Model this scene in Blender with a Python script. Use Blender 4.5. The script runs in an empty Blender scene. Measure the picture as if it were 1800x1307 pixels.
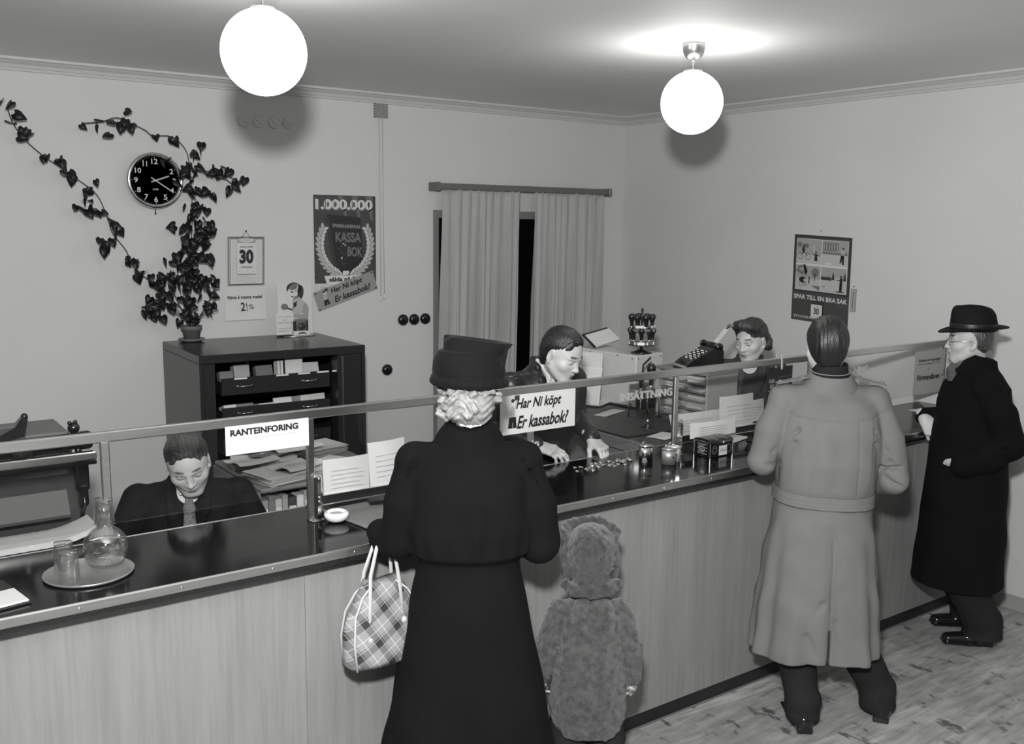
import bpy, math, random
import numpy as np
from mathutils import Matrix, Vector
C = bpy.context.scene.collection
SC = bpy.context.scene
PI = math.pi
# ---------------------------------------------------------------- camera
CAM = np.array([-5.2654, -5.8552, 2.1051]); YAW, PITCH, ROLL = 0.6205, 0.1538, 0.0115
_f = np.array([math.sin(YAW)*math.cos(PITCH), math.cos(YAW)*math.cos(PITCH), -math.sin(PITCH)])
_r = np.array([math.cos(YAW), -math.sin(YAW), 0.0]); _u = np.cross(_r, _f)
_r2 = math.cos(ROLL)*_r+math.sin(ROLL)*_u; _u2 = -math.sin(ROLL)*_r+math.cos(ROLL)*_u
cam = bpy.data.cameras.new('camera'); co = bpy.data.objects.new('camera', cam); C.objects.link(co)
M = Matrix(((_r2[0], _u2[0], -_f[0], CAM[0]), (_r2[1], _u2[1], -_f[1], CAM[1]), (_r2[2], _u2[2], -_f[2], CAM[2]), (0, 0, 0, 1)))
co.matrix_world = M
cam.sensor_width = 36.0; cam.lens = 36.0*1687.06/1800.0; cam.clip_start = .05
SC.camera = co
# ---------------------------------------------------------------- light and exposure
SC.view_settings.view_transform = 'Standard'; SC.view_settings.look = 'None'
SC.view_settings.exposure = 0.0; SC.view_settings.gamma = 1.0; SC.view_settings.use_curve_mapping = False
w = bpy.data.worlds.new('world'); SC.world = w; w.use_nodes = True
w.node_tree.nodes['Background'].inputs[0].default_value = (.5, .5, .5, 1); w.node_tree.nodes['Background'].inputs[1].default_value = 0.02
# the photographer's flash, held above the camera
fl = bpy.data.lights.new('flash', 'AREA'); fl.shape = 'DISK'; fl.size = .17; fl.energy = 180; fl.spread = PI
fo = bpy.data.objects.new('flash', fl); C.objects.link(fo); fo.location = (-5.25, -5.72, 2.555)
fo.rotation_euler = Vector((.64, .75, -.16)).to_track_quat('-Z', 'Y').to_euler()
try:
    SC.cycles.use_denoising = True
    SC.cycles.max_bounces = 8; SC.cycles.diffuse_bounces = 3; SC.cycles.glossy_bounces = 4; SC.cycles.transmission_bounces = 8; SC.cycles.transparent_max_bounces = 12
    SC.cycles.caustics_refractive = False; SC.cycles.caustics_reflective = False; SC.cycles.sample_clamp_indirect = 3
except Exception: pass
# ---------------------------------------------------------------- materials
MATS = {}
def mat(name, v, rough=.6, metal=0., bump=None, var=None, attr=False, spec=.5, trans=0., emit=0., grain=None, coat=0., sheen=0., scale3=(1, 1, 1), objrand=0.):
    """v grey value (linear). bump=(scale,strength). var=(scale,amount). grain=(sx,sy,sz,amount) stretched streaks"""
    if name in MATS: return MATS[name]
    m = bpy.data.materials.new(name); m.use_nodes = True; nt = m.node_tree; N = nt.nodes; L = nt.links
    b = N['Principled BSDF']; b.inputs['Roughness'].default_value = rough; b.inputs['Metallic'].default_value = metal
    b.inputs['Specular IOR Level'].default_value = spec
    col = v if isinstance(v, tuple) else (v, v, v*.985)
    b.inputs['Base Color'].default_value = (*col, 1)
    if trans: b.inputs['Transmission Weight'].default_value = trans
    if coat: b.inputs['Coat Weight'].default_value = coat; b.inputs['Coat Roughness'].default_value = .12
    if sheen: b.inputs['Sheen Weight'].default_value = sheen
    if emit: b.inputs['Emission Color'].default_value = (1, 1, .98, 1); b.inputs['Emission Strength'].default_value = emit
    tc = N.new('ShaderNodeTexCoord'); out = None
    def mul(a, bsock):
        mx = N.new('ShaderNodeMix'); mx.data_type = 'RGBA'; mx.blend_type = 'MULTIPLY'; mx.inputs['Factor'].default_value = 1
        L.new(a, mx.inputs['A']); L.new(bsock, mx.inputs['B']); return mx.outputs['Result']
    def base():
        rgb = N.new('ShaderNodeRGB'); rgb.outputs[0].default_value = (*col, 1); return rgb.outputs[0]
    def noise(sc, s3, detail=6, rg=.6):
        mp = N.new('ShaderNodeMapping'); mp.inputs['Scale'].default_value = s3; L.new(tc.outputs['Object'], mp.inputs['Vector'])
        n = N.new('ShaderNodeTexNoise'); n.inputs['Scale'].default_value = sc; n.inputs['Detail'].default_value = detail; n.inputs['Roughness'].default_value = rg
        L.new(mp.outputs[0], n.inputs['Vector']); return n.outputs['Fac']
    def rng(s, a0, a1, b0, b1):
        r = N.new('ShaderNodeMapRange'); r.inputs[1].default_value = a0; r.inputs[2].default_value = a1; r.inputs[3].default_value = b0; r.inputs[4].default_value = b1
        L.new(s, r.inputs[0]); return r.outputs[0]
    if attr:
        a = N.new('ShaderNodeAttribute'); a.attribute_name = 'tone'; out = mul(base(), a.outputs['Fac'])
    if var:
        out = mul(out or base(), rng(noise(var[0], scale3), .3, .7, 1-var[1], 1+var[1]))
    if grain:
        out = mul(out or base(), rng(noise(1, grain[:3], 8, .65), .3, .7, 1-grain[3], 1+grain[3]))
    if objrand:
        oi = N.new('ShaderNodeObjectInfo'); out = mul(out or base(), rng(oi.outputs['Random'], 0, 1, 1-objrand, 1+objrand))
    if out is not None: L.new(out, b.inputs['Base Color'])
    if bump:
        bp = N.new('ShaderNodeBump'); bp.inputs['Strength'].default_value = bump[1]; bp.inputs['Distance'].default_value = bump[2] if len(bump) > 2 else .002
        L.new(noise(bump[0], scale3 if len(bump) < 4 else bump[3], 5), bp.inputs['Height']); L.new(bp.outputs[0], b.inputs['Normal'])
    MATS[name] = m; return m
def glassmat(name, tint=.97, rough=0., refl=1.0, ior=1.5, both=False):
    """thin sheet glass: clear with fresnel reflection"""
    if name in MATS: return MATS[name]
    m = bpy.data.materials.new(name); m.use_nodes = True; N = m.node_tree.nodes; L = m.node_tree.links
    for n in list(N):
        if n.type != 'OUTPUT_MATERIAL': N.remove(n)
    o = [n for n in N if n.type == 'OUTPUT_MATERIAL'][0]
    t = N.new('ShaderNodeBsdfTransparent'); t.inputs[0].default_value = (tint, tint, tint, 1)
    g = N.new('ShaderNodeBsdfGlossy'); g.inputs['Roughness'].default_value = rough; g.inputs['Color'].default_value = (refl, refl, refl, 1)
    f = N.new('ShaderNodeFresnel'); f.inputs[0].default_value = 1.5
    ge = N.new('ShaderNodeNewGeometry'); mt = N.new('ShaderNodeMath'); mt.operation = 'SUBTRACT'; mt.inputs[0].default_value = 1; L.new(ge.outputs['Backfacing'], mt.inputs[1])
    m2 = N.new('ShaderNodeMath'); m2.operation = 'MULTIPLY'; L.new(f.outputs[0], m2.inputs[0]); L.new(mt.outputs[0], m2.inputs[1])
    if both:
        f.inputs[0].default_value = ior; r_ = N.new('ShaderNodeMapRange'); r_.inputs[3].default_value = ior; r_.inputs[4].default_value = 1/ior; L.new(ge.outputs['Backfacing'], r_.inputs[0]); L.new(r_.outputs[0], f.inputs[0]); m2.inputs[1].default_value = 1; L.remove(m2.inputs[1].links[0])
    x = N.new('ShaderNodeMixShader'); L.new(m2.outputs[0], x.inputs[0]); L.new(t.outputs[0], x.inputs[1]); L.new(g.outputs[0], x.inputs[2]); L.new(x.outputs[0], o.inputs[0])
    MATS[name] = m; return m
m_white = mat('paper_white', .62, .55, var=(9, .03)); m_paper = mat('paper_grey', .55, .6, var=(14, .05)); m_cream = mat('card', .62, .5)
m_ink = mat('ink', .012, .5); m_mid = mat('print_grey', .16, .6); m_lt = mat('print_light', .40, .6); m_dkp = mat('print_dark', .035, .45)
m_chrome = mat('chrome', .75, .14, 1.0); m_steel = mat('brushed_steel', .62, .30, 1.0, grain=(3, 3, 60, .12)); m_alu = mat('aluminium', .72, .24, 1.0, var=(30, .08))
m_black = mat('black_enamel', .012, .18, spec=.6); m_blackmat = mat('black_matt', .014, .55); m_bake = mat('bakelite', .01, .22)
m_top = mat('linoleum_top', .006, .10, spec=.22, var=(6, .4), bump=(90, .04, .001))
m_oak = mat('oak_veneer', .24, .5, grain=(55, 55, 2.2, .13), var=(3.0, .06), bump=(1, .15, .0006, (160, 160, 6)), scale3=(3, 3, .5), objrand=.02)
m_oakd = mat('oak_dark', .16, .5, grain=(3, 60, 60, .2))
m_desk = mat('desk_linoleum', .04, .25, var=(5, .1)); m_kick = mat('kick_black', .010, .35)
m_cab = mat('cabinet_steel', .022, .25, spec=.4, var=(40, .06)); m_cabin = mat('cabinet_inside', .012, .3)
m_glass = glassmat('sheet_glass', .95)
m_globe = mat('opal_glass', .85, .25, emit=14.0)
m_tglass = mat('clear_glass', 1.0, .0, trans=1.0, spec=.5)
m_clay = mat('terracotta', .12, .7, var=(20, .25)); m_clay2 = mat('glazed_clay', .22, .35)
m_leaf = mat('leaf', .007, .5, var=(12, .3)); m_stem = mat('stem', .05, .6)
# ---------------------------------------------------------------- object helpers
def tag(o, label=None, cat=None, group=None, kind=None):
    if label: o['label'] = label
    if cat: o['category'] = cat
    if group: o['group'] = group
    if kind: o['kind'] = kind
    return o
def empty(name, loc, label, cat, group=None, rz=0):
    o = bpy.data.objects.new(name, None); C.objects.link(o); o.location = loc; o.rotation_euler = (0, 0, rz); o.empty_display_size = .05
    return tag(o, label, cat, group)
def clone(o, loc=None, rz=None, label=None):
    c = o.copy(); C.objects.link(c)
    for ch in list(o.children):
        d = ch.copy(); C.objects.link(d); d.parent = c
        for g in list(ch.children):
            e = g.copy(); C.objects.link(e); e.parent = d
    if loc is not None: c.location = loc
    if rz is not None: c.rotation_euler = (0, 0, rz)
    if label: c['label'] = label
    return c
def RZ(a): c, s = math.cos(a), math.sin(a); return np.array([[c, -s, 0], [s, c, 0], [0, 0, 1.]])
def RX(a): c, s = math.cos(a), math.sin(a); return np.array([[1., 0, 0], [0, c, -s], [0, s, c]])
def RY(a): c, s = math.cos(a), math.sin(a); return np.array([[c, 0, s], [0, 1., 0], [-s, 0, c]])
class G:
    """collects shapes for ONE mesh object (possibly several materials)"""
    def __init__(s): s.v = []; s.f = []; s.m = []; s.sm = []; s.mats = []; s.T = np.eye(3); s.o = np.zeros(3)
    def at(s, o=(0, 0, 0), R=None): s.o = np.array(o, float); s.T = np.eye(3) if R is None else R; return s
    def mi(s, m):
        if m not in s.mats: s.mats.append(m)
        return s.mats.index(m)
    def raw(s, V, F, m, smooth=False):
        b = len(s.v); k = s.mi(m)
        for p in V: s.v.append(tuple(s.T @ np.array(p, float)+s.o))
        for f in F: s.f.append(tuple(i+b for i in f)); s.m.append(k); s.sm.append(smooth)
        return s
    def box(s, c, d, m, R=None, bev=0.):
        x, y, z = [q/2 for q in d]; R = np.eye(3) if R is None else R
        if bev <= 0:
            V = [(sx*x, sy*y, sz*z) for sx in (-1, 1) for sy in (-1, 1) for sz in (-1, 1)]
            F = [(0, 1, 3, 2), (4, 6, 7, 5), (0, 4, 5, 1), (2, 3, 7, 6), (0, 2, 6, 4), (1, 5, 7, 3)]
        else:
            bev = min(bev, x*.95, y*.95, z*.95); V = []; idx = {}
            for sx in (-1, 1):
                for sy in (-1, 1):
                    for sz in (-1, 1):
                        for a in range(3):
                            p = [sx*(x-bev), sy*(y-bev), sz*(z-bev)]; p[a] = (sx*x, sy*y, sz*z)[a]; idx[(sx, sy, sz, a)] = len(V); V.append(tuple(p))
            F = []
            for a in range(3):
                b_, c_ = [(1, 2), (2, 0), (0, 1)][a]
                for sg in (-1, 1):
                    q = []
                    for (p1, p2) in ((-1, -1), (1, -1), (1, 1), (-1, 1)):
                        k = [0, 0, 0]; k[a] = sg; k[b_] = p1; k[c_] = p2; q.append(idx[(*k, a)])
                    F.append(tuple(q if sg > 0 else q[::-1]))
            for a in range(3):
                b_, c_ = [(1, 2), (2, 0), (0, 1)][a]
                for s1 in (-1, 1):
                    for s2 in (-1, 1):
                        k1 = [0, 0, 0]; k2 = [0, 0, 0]; k1[a] = -1; k2[a] = 1; k1[b_] = k2[b_] = s1; k1[c_] = k2[c_] = s2
                        q = (idx[(*k1, b_)], idx[(*k2, b_)], idx[(*k2, c_)], idx[(*k1, c_)]); F.append(q if s1*s2 > 0 else q[::-1])
            for sx in (-1, 1):
                for sy in (-1, 1):
                    for sz in (-1, 1):
                        q = tuple(idx[(sx, sy, sz, a)] for a in range(3)); F.append(q if sx*sy*sz > 0 else q[::-1])
        V = [tuple(R @ np.array(p)+np.array(c, float)) for p in V]
        return s.raw(V, F, m)
    def b2(s, lo, hi, m, bev=0.):
        return s.box([(a+b)/2 for a, b in zip(lo, hi)], [abs(b-a) for a, b in zip(lo, hi)], m, bev=bev)
    def lathe(s, prof, m, c=(0, 0, 0), n=32, R=None, sx=1., sy=1., smooth=True):
        V = []; F = []; R = np.eye(3) if R is None else R
        for (r, z) in prof:
            for i in range(n):
                a = 2*PI*i/n; V.append(tuple(R @ np.array([r*math.cos(a)*sx, r*math.sin(a)*sy, z])+np.array(c, float)))
        for j in range(len(prof)-1):
            for i in range(n):
                F.append((j*n+i, j*n+(i+1) % n, (j+1)*n+(i+1) % n, (j+1)*n+i))
        if prof[0][0] > 1e-6: F.append(tuple(range(n))[::-1])
        if prof[-1][0] > 1e-6: F.append(tuple((len(prof)-1)*n+i for i in range(n)))
        return s.raw(V, F, m, smooth)
    def tube(s, pts, r, m, n=10, smooth=True, flat=None):
        pts = [np.array(p, float) for p in pts]; V = []; F = []; K = len(pts); up = None
        for i, p in enumerate(pts):
            t = pts[min(i+1, K-1)]-pts[max(i-1, 0)]; t /= np.linalg.norm(t)+1e-12
            if up is None:
                up = np.array([0, 0, 1.]) if abs(t[2]) < .9 else np.array([0, 1., 0])
            a = np.cross(t, up); a /= np.linalg.norm(a); b = np.cross(a, t); up = b
            rr = r[i] if hasattr(r, '__len__') else r
            for k in range(n):
                an = 2*PI*k/n; V.append(tuple(p+a*rr*math.cos(an)+b*(rr if flat is None else rr*flat)*math.sin(an)))
        for j in range(K-1):
            for k in range(n): F.append((j*n+k, j*n+(k+1) % n, (j+1)*n+(k+1) % n, (j+1)*n+k))
        F.append(tuple(range(n))[::-1]); F.append(tuple((K-1)*n+k for k in range(n)))
        return s.raw(V, F, m, smooth)
    def ball(s, c, r, m, n=20, sc=(1, 1, 1), R=None):
        k = n//2; R = np.eye(3) if R is None else R; prof = [(max(1e-7, r*math.sin(PI*j/k)), -r*math.cos(PI*j/k)) for j in range(k+1)]
        V = []; F = []
        for (q, z) in prof:
            for i in range(n):
                a = 2*PI*i/n; V.append(tuple(R @ np.array([q*math.cos(a)*sc[0], q*math.sin(a)*sc[1], z*sc[2]])+np.array(c, float)))
        for j in range(k):
            for i in range(n): F.append((j*n+i, j*n+(i+1) % n, (j+1)*n+(i+1) % n, (j+1)*n+i))
        return s.raw(V, F, m, True)
    def build(s, name, parent=None, loc=None, subdiv=0):
        me = bpy.data.meshes.new(name); me.from_pydata(s.v, [], s.f)
        for m in s.mats: me.materials.append(m)
        me.polygons.foreach_set('material_index', s.m); me.polygons.foreach_set('use_smooth', s.sm); me.update()
        o = bpy.data.objects.new(name, me); C.objects.link(o)
        if parent: o.parent = parent
        if loc is not None: o.location = loc
        return o
# text outlines from Blender's own font
_TX = {}
def text2d(t, bold=0., res=3):
    k = (t, bold)
    if k in _TX: return _TX[k]
    cu = bpy.data.curves.new('lettering', 'FONT'); cu.body = t; cu.size = 1; cu.offset = bold; cu.resolution_u = res; cu.fill_mode = 'FRONT'
    ob = bpy.data.objects.new('lettering', cu); C.objects.link(ob); bpy.context.view_layer.update()
    me = ob.evaluated_get(bpy.context.evaluated_depsgraph_get()).to_mesh()
    V = [(v.co.x, v.co.y) for v in me.vertices]; F = [tuple(p.vertices) for p in me.polygons]
    bpy.data.objects.remove(ob); bpy.data.curves.remove(cu)
    xs = [v[0] for v in V]; ys = [v[1] for v in V]; x0, x1, y0, y1 = min(xs), max(xs), min(ys), max(ys)
    V = [((x-x0)/(x1-x0), (y-y0)/(y1-y0)) for x, y in V]; _TX[k] = (V, F); return V, F
class Sheet(G):
    """flat printed sheet; (u,v) in metres from its lower-left corner; layers rise along the normal"""
    def __init__(s, o, eu, ev, dl=.0007):
        G.__init__(s); s.p = np.array(o, float); s.eu = np.array(eu, float)/np.linalg.norm(eu); s.ev = np.array(ev, float)/np.linalg.norm(ev); s.en = np.cross(s.eu, s.ev); s.dl = dl; s.curl = None
    def P(s, u, v, l): 
        q = s.p+s.eu*u+s.ev*v+s.en*(l*s.dl)
        if s.curl: q = q+s.en*s.curl(u, v)
        return tuple(q)
    def base(s, w, h, m, t=.0012, nu=1, nv=1):
        V = []; F = []
        for l in (0, 1):
            for j in range(nv+1):
                for i in range(nu+1): 
                    p = np.array(s.P(w*i/nu, h*j/nv, 0))-s.en*(t if l == 0 else 0); V.append(tuple(p))
        n = (nu+1)*(nv+1)
        for j in range(nv):
            for i in range(nu):
                a = j*(nu+1)+i; F.append((a+n, a+1+n, a+nu+2+n, a+nu+1+n)); F.append((a+nu+1, a+nu+2, a+1, a))
        rim = [i for i in range(nu+1)]+[j*(nu+1)+nu for j in range(1, nv+1)]+[nv*(nu+1)+i for i in range(nu-1, -1, -1)]+[j*(nu+1) for j in range(nv-1, 0, -1)]
        for a, b in zip(rim, rim[1:]+rim[:1]): F.append((a, b, b+n, a+n))
        s.raw(V, F, m); return s
    def poly(s, pts, m, l=1): s.raw([s.P(u, v, l) for u, v in pts], [tuple(range(len(pts)))], m); return s
    def rect(s, u0, v0, u1, v1, m, l=1): return s.poly([(u0, v0), (u1, v0), (u1, v1), (u0, v1)], m, l)
    def ell(s, u, v, a, b, m, l=1, n=20, rot=0.): return s.poly([(u+a*math.cos(t)*math.cos(rot)-b*math.sin(t)*math.sin(rot), v+a*math.cos(t)*math.sin(rot)+b*math.sin(t)*math.cos(rot)) for t in [2*PI*i/n for i in range(n)]], m, l)
    def ring(s, u, v, a, b, w_, m, l=1, n=24):
        V = []; F = []
        for i in range(n):
            t = 2*PI*i/n; V += [s.P(u+a*math.cos(t), v+b*math.sin(t), l), s.P(u+(a-w_)*math.cos(t), v+(b-w_)*math.sin(t), l)]
        for i in range(n): j = (i+1) % n; F.append((2*i, 2*j, 2*j+1, 2*i+1))
        s.raw(V, F, m); return s
    def line(s, u0, v0, u1, v1, w_, m, l=1):
        d = math.hypot(u1-u0, v1-v0); a, b = -(v1-v0)/d*w_/2, (u1-u0)/d*w_/2
        return s.poly([(u0+a, v0+b), (u0-a, v0-b), (u1-a, v1-b), (u1+a, v1+b)], m, l)
    def frame(s, u0, v0, u1, v1, w_, m, l=1):
        s.rect(u0, v0, u1, v0+w_, m, l); s.rect(u0, v1-w_, u1, v1, m, l); s.rect(u0, v0+w_, u0+w_, v1-w_, m, l); return s.rect(u1-w_, v0+w_, u1, v1-w_, m, l)
    def text(s, t, u0, v0, u1, v1, m, l=1, bold=0., shear=0., slope=0.):
        V, F = text2d(t, bold); V = [(u0+x*(u1-u0)+shear*y*(v1-v0), v0+y*(v1-v0)+slope*x) for x, y in V]
        s.raw([s.P(x, y, l) for x, y in V], F, m); return s
    def lines(s, u0, v0, u1, v1, n, m, l=1, th=.0012, seed=0):
        r = random.Random(seed)
        for i in range(n):
            v = v1-(v1-v0)*(i+.5)/n; s.rect(u0, v-th/2, u0+(u1-u0)*r.uniform(.75, 1), v+th/2, m, l)
        return s
# ================================================================ the room
CEIL = 2.942; HC = 1.081; YF = -3.185; YB = -2.677; YR = -2.845
m_wall = mat('wall_paint', .60, .75, var=(1.2, .03), bump=(140, .22, .0015)); m_ceil = mat('ceiling_paint', .85, .7, var=(.8, .04), bump=(40, .1, .002))
m_corn = mat('cornice_paint', .55, .5); m_base = mat('baseboard_paint', .34, .4)
def struct(o): o['kind'] = 'structure'; return o
def floormat():
    m = bpy.data.materials.new('parquet'); m.use_nodes = True; N = m.node_tree.nodes; L = m.node_tree.links; b = N['Principled BSDF']
    tc = N.new('ShaderNodeTexCoord'); mp = N.new('ShaderNodeMapping'); mp.inputs['Rotation'].default_value = (0, 0, .1); L.new(tc.outputs['Object'], mp.inputs[0])
    br = N.new('ShaderNodeTexBrick'); L.new(mp.outputs[0], br.inputs['Vector']); br.offset = .5
    for k, v in (('Scale', 1.), ('Mortar Size', .0014), ('Mortar Smooth', .3), ('Brick Width', .42), ('Row Height', .42), ('Bias', 0.)): br.inputs[k].default_value = v
    br.inputs['Color1'].default_value = (.33, .33, .325, 1); br.inputs['Color2'].default_value = (.45, .45, .44, 1); br.inputs['Mortar'].default_value = (.26, .26, .26, 1)
    def noise(rot, sc, s3, det=8, rg=.65):
        q = N.new('ShaderNodeMapping'); q.inputs['Rotation'].default_value = (0, 0, rot); q.inputs['Scale'].default_value = s3; L.new(tc.outputs['Object'], q.inputs[0])
        n = N.new('ShaderNodeTexNoise'); n.inputs['Scale'].default_value = sc; n.inputs['Detail'].default_value = det; n.inputs['Roughness'].default_value = rg; L.new(q.outputs[0], n.inputs['Vector']); return n.outputs['Fac']
    def ramp(s, a, bb, c, d):
        r = N.new('ShaderNodeMapRange'); r.inputs[1].default_value = a; r.inputs[2].default_value = bb; r.inputs[3].default_value = c; r.inputs[4].default_value = d; L.new(s, r.inputs[0]); return r.outputs[0]
    def mul(a, s):
        x = N.new('ShaderNodeMix'); x.data_type = 'RGBA'; x.blend_type = 'MULTIPLY'; x.inputs['Factor'].default_value = 1; L.new(a, x.inputs['A']); L.new(s, x.inputs['B']); return x.outputs['Result']
    c = mul(br.outputs['Color'], ramp(noise(-.5, 5, (1, 6, 1)), .3, .7, .60, 1.35))
    c = mul(c, ramp(noise(0, 2.2, (1, 1, 1), 3), .35, .65, .85, 1.12))
    c = mul(c, ramp(noise(-.9, 7, (1.6, 1, 1), 4, .6), .595, .67, 1.0, .30))   # wet marks walked in from the street
    L.new(c, b.inputs['Base Color']); b.inputs['Roughness'].default_value = .42
    L.new(ramp(noise(.4, 6, (1, 1, 1), 5), .35, .65, .3, .6), b.inputs['Roughness']); return m
g = G(); g.b2((-8.2, -8.4, -.06), (.2, .2, 0), floormat()); struct(g.build('floor'))
g = G(); g.b2((-8.2, -8.4, CEIL), (.2, .2, CEIL+.1), m_ceil); struct(g.build('ceiling'))
DX0, DX1, DZ = -1.775, -.29, 2.19
g = G(); g.b2((-8.2, 0, 0), (DX0, .15, CEIL), m_wall); g.b2((DX1, 0, 0), (.2, .15, CEIL), m_wall); g.b2((DX0, 0, DZ), (DX1, .15, CEIL), m_wall); struct(g.build('wall_back'))
g = G(); g.b2((0, -8.4, 0), (.15, 0, CEIL), m_wall); struct(g.build('wall_right'))
g = G(); g.b2((-8.2, -8.4, 0), (-8.05, 0, CEIL), m_wall); struct(g.build('wall_left'))
g = G(); g.b2((-8.05, -8.4, 0), (0, -8.25, CEIL), m_wall); struct(g.build('wall_front'))
prof = [(0, 0), (.062, 0), (.062, -.013), (.048, -.018), (.045, -.022), (.026, -.034), (.018, -.050), (.012, -.052), (.012, -.056), (.010, -.058), (.010, -.064), (0, -.066)]
def cornice(name, axis):
    g = G(); V = []; n = len(prof)
    for e in (0, 1):
        for (d, z) in prof: 
            V.append((-8.05 if e == 0 else -d, -d, CEIL+z) if axis == 'x' else (-d, -8.25 if e == 0 else -d, CEIL+z))
    F = [(i, (i+1) % n, n+(i+1) % n, n+i) for i in range(n)]
    if axis == 'x': F = [f[::-1] for f in F]
    g.raw(V, F, m_corn); return struct(g.build(name))
cornice('trim_1', 'x'); cornice('trim_2', 'y')
g = G(); g.b2((-.014, -8.25, 0), (0, 0, .085), m_base, bev=.003); struct(g.build('baseboard_right'))
g = G(); g.b2((-8.05, -.014, 0), (DX0-.02, 0, .085), m_base, bev=.003); g.b2((DX1+.02, -.014, 0), (-.014, 0, .085), m_base, bev=.003); struct(g.build('baseboard_back'))
# dark doorway behind the curtains
m_frame = mat('door_frame_paint', .22, .45)
d = empty('door_1', (DX0, .05, 0), None, None); d['kind'] = 'structure'
g = G(); z = DZ
g.b2((0, -.05, 0), (.05, .05, z), m_frame, .003); g.b2((DX1-DX0-.05, -.05, 0), (DX1-DX0, .05, z), m_frame, .003); g.b2((.05, -.05, z-.055), (DX1-DX0-.05, .05, z), m_frame, .003)
g.b2((.71, -.03, .1), (.77, .03, z-.055), m_frame, .003) if 0 else None
g.b2((.05, -.03, 0), (DX1-DX0-.05, .03, .12), m_frame, .003); g.build('door_frame', d)
g = G(); g.b2((.05, -.003, .12), (DX1-DX0-.05, .003, z-.055), mat('dark_pane', .004, .06, spec=.5)); g.build('door_pane', d)
# ================================================================ ceiling lamps
def pendant(x, y, label):
    e = empty('pendant_lamp', (x, y, CEIL), label, 'lamp', 'opal globe pendants on the ceiling')
    G().lathe([(.001, -.072), (.012, -.073), (.028, -.069), (.042, -.055), (.050, -.035), (.053, -.010), (.053, 0)], m_steel, n=40).build('canopy', e)
    g = G(); g.tube([(0, 0, -.07), (0, 0, -.13)], .0048, m_chrome); g.lathe([(.008, -.085), (.009, -.080), (.008, -.074)], m_chrome, n=16); g.build('rod', e)
    G().lathe([(.018, -.126), (.045, -.130), (.043, -.122), (.010, -.116)], m_steel, n=32).build('fitter', e)
    g = G(); g.ball((0, 0, -.268), .1447, m_globe, n=64); g.build('globe', e); return e
pendant(-3.981, -2.575, 'larger looking opal globe pendant at upper left, near the wall clock side')
pendant(-1.879, -2.547, 'opal globe pendant on the right with its metal canopy in full view')
# ================================================================ things on the back wall
def wx(name, label, cat, x, z, y=0., group=None): return empty(name, (x, y, z), label, cat, group)
e = wx('wall_clock', 'round black wall clock with white numerals and chrome rim at twenty past two', 'clock', -3.668, 2.325, -.045)
Rf = np.array([[1, 0, 0], [0, 0, 1.], [0, -1., 0]])   # local z -> -y (towards the room)
Rf = np.array([[1., 0, 0], [0, 0, -1.], [0, 1., 0]])
m_dial = mat('clock_dial', .012, .3)
g = G(); g.lathe([(.150, -.045), (.158, -.02), (.161, 0), (.158, .012), (.148, .018), (.140, .014), (.137, .004)], m_chrome, n=64, R=Rf); g.build('rim', e)
s = Sheet((0, -.004, 0), (1, 0, 0), (0, 0, 1)); s.ell(0, 0, .138, .138, m_dial, 0, 64)
s.poly([(.138*math.cos(2*PI*i/64), .138*math.sin(2*PI*i/64)) for i in range(64)], m_dial, 0)
for i in range(60):
    a = PI/2-2*PI*i/60; q = .0024 if i % 5 == 0 else .0012; s.ell(.129*math.cos(a), .129*math.sin(a), q, q, m_white if i % 5 == 0 else m_lt, 1, 8)
for k in range(1, 13):
    a = PI/2-2*PI*k/12; h = .015; wd = {10: .017, 11: .012, 12: .018, 1: .0045}.get(k, .0105); cx, cy = .108*math.cos(a), .108*math.sin(a)
    s.text(str(k), cx-wd, cy-h, cx+wd, cy+h, m_white, 1, bold=.015)
s.text('LME', -.015, -.055, .015, -.045, m_white, 1, bold=.01); s.build('dial', e)
s = Sheet((0, -.010, 0), (1, 0, 0), (0, 0, 1)); a = PI/2-2*PI*(2+21/60)/12; s.line(-.026*math.cos(a), -.026*math.sin(a), .082*math.cos(a), .082*math.sin(a), .0085, m_lt, 1); s.build('hour_hand', e)
s = Sheet((0, -.013, 0), (1, 0, 0), (0, 0, 1)); a = PI/2-2*PI*20.6/60; s.line(-.03*math.cos(a), -.03*math.sin(a), .115*math.cos(a), .115*math.sin(a), .0055, m_white, 1); s.build('minute_hand', e)
g = G(); g.tube([(0, .02, -.150), (0, .02, -.185)], .003, m_black); g.ball((0, .02, -.188), .006, m_black, 10); g.build('setting_pin', e)
# wall calendar and interest notice
e = wx('wall_calendar', 'wall calendar with a white tear-off block showing January 30', 'calendar', -3.25, 1.70)
s = Sheet((0, -.006, 0), (1, 0, 0), (.03, 0, 1)); s.base(.238, .305, mat('calendar_card', .34, .6)); s.frame(.006, .006, .232, .299, .006, m_dkp, 1)
for i in range(26): s.rect(.008, .012+i*.011, .0135, .017+i*.011, m_white, 2); s.rect(.2245, .012+i*.011, .230, .017+i*.011, m_white, 2)
s.rect(.020, .010, .060, .285, m_cream, 1); s.rect(.180, .010, .219, .285, m_cream, 1); s.lines(.024, .02, .056, .28, 30, m_mid, 2, .001, 3); s.lines(.184, .02, .215, .28, 30, m_mid, 2, .001, 4)
s.rect(.062, .012, .178, .066, m_cream, 1)
for i in range(12): s.rect(.066+i*.009, .014, .0675+i*.009, .064, m_lt, 2)
s.lines(.066, .014, .175, .064, 6, m_lt, 2, .001, 5); s.ell(.119, .283, .048, .012, m_cream, 2); s.text('ALMANACK', .082, .278, .156, .288, m_mid, 3); s.build('backing_card', e)
s = Sheet((.058, -.018, .075), (1, 0, 0), (.02, 0, 1)); s.base(.122, .190, m_white, .010); s.text('JANUARI', .020, .158, .102, .171, m_ink, 1, bold=.02)
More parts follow.
